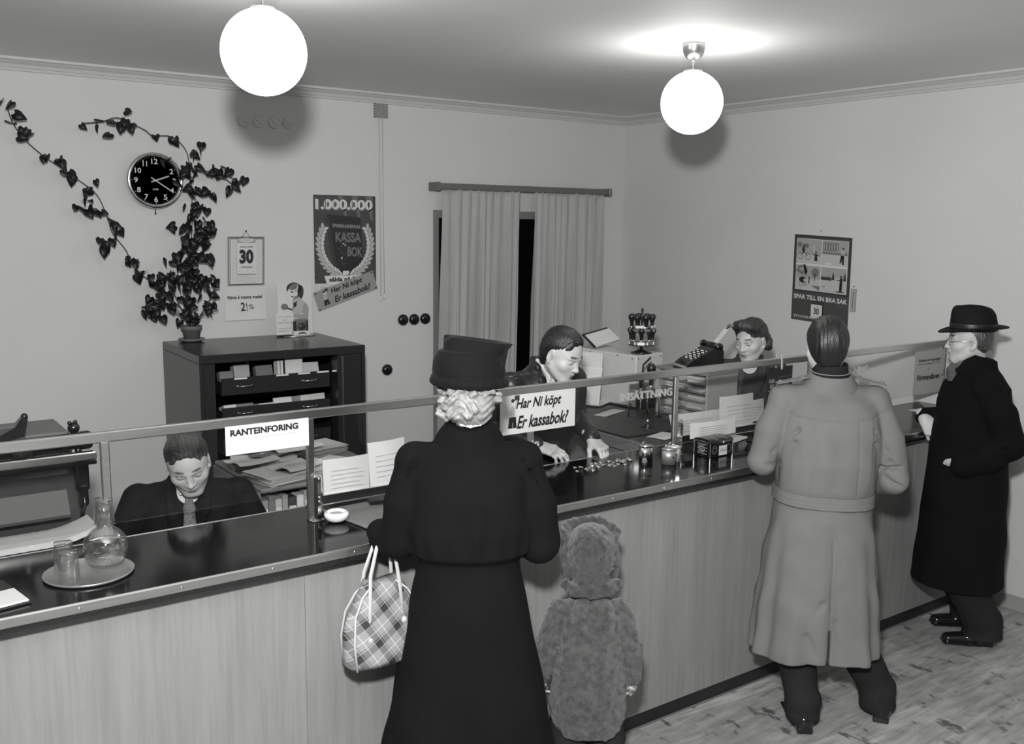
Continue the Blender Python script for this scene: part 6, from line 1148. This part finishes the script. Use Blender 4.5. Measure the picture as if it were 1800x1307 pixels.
# ---------------------------------------------------------------- clerks behind the counter
def suit(P, zs, w_, lean, zp, arms, mj, z0, vdepth=.30, tie=None, tiecol=None, lady=False):
    """jacket, shirt and tie in a frame leaned about the hips"""
    Rl = RX(-lean); c = np.array([0, 0, zp]); t = c-Rl @ c; W = lambda p: Rl @ np.array(p, float)+t
    def fr(lo, hi, h): F = P.field(lo, hi, h); F.push(Rl, t); return F
    k = w_/.19; d = zs-1.40
    secs = [(z0, 0, 0, .165*k, .125), (1.02+d, 0, 0, .165*k, .130), (1.15+d, 0, 0, .188*k, .140), (1.27+d, 0, -.005, .198*k, .140), (1.34+d, 0, -.008, .185*k, .125), (1.385+d, 0, -.008, .140*k, .098), (1.425+d, 0, -.006, .090*k, .078), (1.46+d, 0, -.005, .062, .062)]
    F = fr((-.50, -.45, z0-.05), (.50, .70, zs+.14), .0045); F.loft(secs, .02, fold=lambda th, z: .008*np.sin(7*th+8*z)); F.pop()
    F.push(Rl, t); F.cap((-.118*k, -.005, zs-.022), (.118*k, -.005, zs-.022), .052, None, .02); F.pop()
    for (S_, E_, W_) in arms: F.path([W(S_), E_, W_], (.060, .053, .040), .02)
    F.push(Rl, t); F.cap((0, .115, zs+.07), (0, .165, zs+.07-vdepth), .060 if not lady else .045, .006, .008, 'sub'); F.cap((0, .04, zs+.09), (0, .09, zs+.02), .055, .050, .01, 'sub')
    for s_ in (-1, 1): F.path([(s_*.060, .020, zs+.055), (s_*.072, .078, zs+.020), (s_*.062, .118, zs-.05), (s_*.012, .142, zs+.075-vdepth)], (.012, .016, .021, .012), .004, n=(0, 1, .2), fl=.35); F.cap((s_*.060, .02, zs+.055), (s_*.030, -.062, zs+.060), .014, .016, .01)
    F.cap((-.03, -.062, zs+.060), (.03, -.062, zs+.060), .016, .016, .01); F.pop(); wrinkle(F, (-.5, -.6, z0), (.5, .7, zs), .0030, 17, 11, zs*7); F.build('jacket', mj, P.e)
    F = fr((-.20, -.16, z0+.1), (.20, .30, zs+.16), .0032); s2 = [(a, b, c_, rx*.88-.003, ry*.93-.004) for a, b, c_, rx, ry in secs]; s2[0] = (z0+.15,)+s2[0][1:]; F.loft(s2, .01)
    if not lady:
        for s_ in (-1, 1): F.path([(s_*.056, .0, zs+.080), (s_*.052, .040, zs+.076), (s_*.010, .075, zs+.050)], (.009, .012, .010), .006, n=(s_*.6, .8, 0), fl=.5); F.cap((s_*.048, .045, zs+.070), (s_*.030, .085, zs+.015), .016, .006, .006, n=(0, 1, .4), fl=.4)
    else: F.path([(-.055, .0, zs+.075), (-.03, .06, zs+.045), (0, .085, zs+.02), (.03, .06, zs+.045), (.055, .0, zs+.075)], (.012, .013, .012, .013, .012), .006)
    F.build('shirt', m_shirt, P.e)
    if tie:
        F = fr((-.08, .0, zs-vdepth-.02), (.08, .28, zs+.10), .0026); F.ell((0, .088, zs+.040), (.014, .011, .016), .004); F.path([(0, .092, zs+.025), (0, .120, zs-.03), (0, .143, zs-.12), (0, .150, zs+.06-vdepth)], (.012, .020, .027, .030), .004, n=(0, 1, .25), fl=.22); F.build('necktie', tie, P.e)
    return W
# seated clerk
P = Person(-4.155, -2.10, math.radians(163), 'young male clerk seated behind the glass, head bowed, dark suit and patterned tie'); zs = 1.075; zp = .50
SL, SR = (-.185, -.005, zs-.03), (.185, -.005, zs-.03); LE, RE_ = (-.29, .10, .82), (.29, .10, .82); LW, RW = (-.13, .30, .80), (.13, .30, .80)
m_suit = fabric('suit_dark', .008, .8, 500, .3, var=.15); m_tie = mat('tie_pattern', .10, .6, var=(140, .95), attr=True)
W = suit(P, zs, .190, .14, zp, [(SL, LE, LW), (SR, RE_, RW)], m_suit, .48, .30, m_tie)
hc = W((0.0, .095, zs+.155)); Rh = euler(math.radians(3), .50, .16)
F = P.field((-.40, -.30, .40), (.40, .55, 1.46), .0030); Rl = RX(-.14); c = np.array([0, 0, zp]); F.push(Rl, c-Rl @ c); F.ell((0, 0, .58), (.14, .10, .12), .05); F.ell((0, 0, .85), (.13, .09, .22), .05); F.cap((-.14, 0, zs-.03), (.14, 0, zs-.03), .045, None, .05); F.pop()
F.cap(W((0, -.01, zs)), W((0, .06, zs+.095)), .055, .052, .03); tone, hd = head(F, hc, Rh); limb(F, [W(SL), LE, LW], (.045, .038, .026)); limb(F, [W(SR), RE_, RW], (.045, .038, .026)); hand(F, LW, (.5, .8, -.15), (0, 0, 1), 1); hand(F, RW, (-.5, .8, -.15), (0, 0, 1), -1); F.path([(-.09, 0, .52), (-.12, .40, .50)], (.07, .055), .03); F.path([(.09, 0, .52), (.12, .40, .50)], (.07, .055), .03)
F.build('body', m_skin, P.e, tone); hair_cap(P, hc, Rh, m_hairlt, .99, 'sleek', 'fair brown hair with a side parting', part=-.035)
# cashier
P = Person(-2.615, -2.315, math.radians(178), 'standing male cashier with slicked parted hair, dark shiny jacket, bent over the coins'); zs = 1.425; zp = .95
SL, SR = (-.178, -.005, zs-.03), (.178, -.005, zs-.03); lw = P.L((-2.500, -2.610, 1.150)); rw = P.L((-2.805, -2.585, 1.150)); LE, RE_ = (-.235, .02, 1.19), (.265, .03, 1.18)
m_sat = mat('satin_black', .014, .34, bump=(9, .8, .010, (1.5, 1.5, 1)), attr=True, spec=.5)
W = suit(P, zs, .185, .20, zp, [(SL, LE, lw), (SR, RE_, rw)], m_sat, .62, .36, fabric('tie_dark', .03, .6))
hc = W((0.0, .105, zs+.150)); Rh = euler(math.radians(19), .44, -.04)
F = P.field((-.36, -.25, .03), (.38, .56, 1.82), .0032); Rl = RX(-.20); c = np.array([0, 0, zp]); F.push(Rl, c-Rl @ c); F.ell((0, 0, .92), (.14, .10, .12), .05); F.ell((0, 0, 1.15), (.13, .085, .24), .05); F.cap((-.14, 0, zs-.03), (.14, 0, zs-.03), .045, None, .05); F.pop()
F.cap(W((0, -.01, zs)), W((0, .07, zs+.095)), .055, .052, .03); tone, hd = head(F, hc, Rh); limb(F, [W(SL), LE, lw], (.045, .038, .026)); limb(F, [W(SR), RE_, rw], (.045, .038, .026))
hand(F, lw, P.R.T @ np.array([.05, -.80, -.42]), P.R.T @ np.array([.10, -.45, .9]), 1, (.55, .75, .9, 1.0), thumb=.6, s=1.05, tcurl=.55, spread=.12)
hand(F, rw, P.R.T @ np.array([.60, -.62, -.22]), P.R.T @ np.array([-.15, -.35, .95]), -1, (.35, .4, .5, .6), thumb=.35, s=1.05, tcurl=.4, spread=0)
legs(F, [(-.09, 0, .90), (.09, 0, .90)], [(-.09, .02, .50), (.09, .02, .50)], [(-.10, -.02, .09), (.10, -.02, .09)]); F.build('body', m_skin, P.e, tone); hair_cap(P, hc, Rh, m_hair, .99, 'sleek', 'slicked black hair with a sharp side parting', part=-.030)
F = P.field((-.2, -.16, .05), (.2, .16, .95), .006); F.path([(-.08, 0, .90), (-.09, .02, .5), (-.10, 0, .08)], (.11, .095, .085), .02); F.path([(.08, 0, .90), (.09, .02, .5), (.10, 0, .08)], (.11, .095, .085), .02); F.build('trousers', m_trous, P.e)
for x in (-.10, .10):
    F = P.field((x-.1, -.15, 0), (x+.1, .25, .16), .0045); shoe(F, (x, -.06, .001), 0); F.build('shoe', m_shoe, P.e)
# woman clerk
P = Person(-.945, -2.170, math.radians(134), 'elderly woman clerk looking down, hair in a front roll, dark grey jacket'); zs = 1.315; zp = .85
SL, SR = (-.160, -.005, zs-.03), (.160, -.005, zs-.03); LE, RE_ = (-.245, .06, 1.04), (.245, .06, 1.04); LW, RW = (-.10, .26, .98), (.10, .26, .98)
W = suit(P, zs, .180, .08, zp, [(SL, LE, LW), (SR, RE_, RW)], fabric('jacket_grey', .052, .9, 500, .4, var=.2), .62, .26, None, lady=True)
hc = W((0.0, .055, zs+.165)); Rh = euler(math.radians(-34), .22, .05)
F = P.field((-.34, -.25, .03), (.34, .48, 1.60), .0032); Rl = RX(-.08); c = np.array([0, 0, zp]); F.push(Rl, c-Rl @ c); F.ell((0, 0, .84), (.14, .10, .12), .05); F.ell((0, 0, 1.05), (.12, .085, .22), .05); F.cap((-.12, 0, zs-.03), (.12, 0, zs-.03), .042, None, .05); F.pop()
F.cap(W((0, -.01, zs)), W((0, .03, zs+.10)), .052, .050, .03); tone, hd = head(F, hc, Rh, 1.02, old=1, fem=1); limb(F, [W(SL), LE, LW], (.042, .036, .025)); limb(F, [W(SR), RE_, RW], (.042, .036, .025)); hand(F, LW, (.4, .8, -.3), (0, .2, 1), 1, s=.9); hand(F, RW, (-.4, .8, -.3), (0, .2, 1), -1, s=.9)
legs(F, [(-.08, 0, .80), (.08, 0, .80)], [(-.08, .02, .44), (.08, .02, .44)], [(-.09, -.02, .08), (.09, -.02, .08)], (.08, .05, .036)); F.build('body', m_skin, P.e, tone); hair_cap(P, hc, Rh, m_hairm, 1.05, 'roll', 'dark hair rolled up above the forehead')
F = P.field((-.24, -.2, .40), (.24, .2, .90), .006); F.loft([(.42, 0, 0, .20, .16), (.70, 0, 0, .18, .14), (.88, 0, 0, .16, .12)], .02, fold=lambda th, z: .02*np.sin(7*th)); F.build('skirt', m_trous, P.e)
for x in (-.09, .09):
    F = P.field((x-.1, -.15, 0), (x+.1, .25, .16), .0045); shoe(F, (x, -.06, .001), 0, .9); F.build('shoe', m_shoe, P.e)
# ---------------------------------------------------------------- plaid bag hanging from the woman's left arm
def plaidmat():
    m = bpy.data.materials.new('plaid_cloth'); m.use_nodes = True; N = m.node_tree.nodes; L = m.node_tree.links; b = N['Principled BSDF']; b.inputs['Roughness'].default_value = .75
    tc = N.new('ShaderNodeTexCoord'); mp = N.new('ShaderNodeMapping'); mp.inputs['Rotation'].default_value = (0, .55, 0); L.new(tc.outputs['Object'], mp.inputs[0]); sx = N.new('ShaderNodeSeparateXYZ'); L.new(mp.outputs[0], sx.inputs[0])
    def mth(op, a, b_=None):
        n = N.new('ShaderNodeMath'); n.operation = op
        for i, q in enumerate((a, b_)):
            if q is None: continue
            if isinstance(q, (int, float)): n.inputs[i].default_value = q
            else: L.new(q, n.inputs[i])
        return n.outputs[0]
    def bands(s):
        f = mth('FRACT', mth('MULTIPLY', s, 13.0)); wide = mth('LESS_THAN', f, .42); f2 = mth('FRACT', mth('MULTIPLY', s, 39.0)); thin = mth('LESS_THAN', f2, .16); return mth('ADD', mth('MULTIPLY', wide, -.5), mth('MULTIPLY', thin, .55))
    t = mth('ADD', mth('ADD', bands(sx.outputs[0]), bands(sx.outputs[2])), 1.05); r = N.new('ShaderNodeMapRange'); r.inputs[1].default_value = 0; r.inputs[2].default_value = 2.2; r.inputs[3].default_value = .012; r.inputs[4].default_value = .55; L.new(t, r.inputs[0])
    cc = N.new('ShaderNodeCombineColor'); [L.new(r.outputs[0], cc.inputs[i]) for i in range(3)]; L.new(cc.outputs[0], b.inputs['Base Color']); return m
e = empty('handbag', (-3.915, -3.270, .72), 'plaid cloth handbag with pale piping hanging beside the woman in black', 'handbag', rz=.0)
def bagsec(z): t = (z)/.30; return (.135*(1-.10*t)-.10*max(0, t-.40)**1.4*1.7, .058*(1-.80*t)+.008)
V = []; F_ = []; nz, na = 14, 36
for j in range(nz+1):
    z = .27*j/nz; rx, ry = bagsec(z); 
    if j == 0: rx, ry = rx*.86, ry*.8
    for i in range(na):
        a = 2*PI*i/na; ca, sa = math.cos(a), math.sin(a); V.append((rx*math.copysign(abs(ca)**.7, ca)+.004*math.sin(5*a+9*z), ry*math.copysign(abs(sa)**.8, sa), z+.006+.010*math.cos(2*a)*(j == nz)))
F_ = [(j*na+i, j*na+(i+1) % na, (j+1)*na+(i+1) % na, (j+1)*na+i) for j in range(nz) for i in range(na)]+[tuple(range(na))[::-1], tuple(nz*na+i for i in range(na))]
g = G(); g.raw(V, F_, plaidmat(), True); g.build('bag_body', e); m_pip = mat('piping_pale', .50, .5)
for sy in (-1, 1):
    pts = [(-.112, sy*.052, .012), (-.118, sy*.048, .10), (-.108, sy*.036, .18), (-.078, sy*.026, .235), (-.04, sy*.018, .268)]; g = G(); g.tube(pts, .0035, m_pip, 8); g.tube([(-x, y, z) for x, y, z in pts], .0035, m_pip, 8); g.build('piping', e)
    g = G(); h_ = [(-.062, sy*.040, .10), (-.058, sy*.036, .20), (-.048, sy*.022, .30), (-.02, sy*.012, .385), (.012, sy*.010, .400), (.038, sy*.014, .37), (.050, sy*.026, .27), (.058, sy*.040, .14)]; g.tube(h_, .0065, m_pip, 8, flat=.5); g.ball(h_[0], .012, m_pip, 12); g.ball(h_[-1], .012, m_pip, 12); g.build('handle', e)
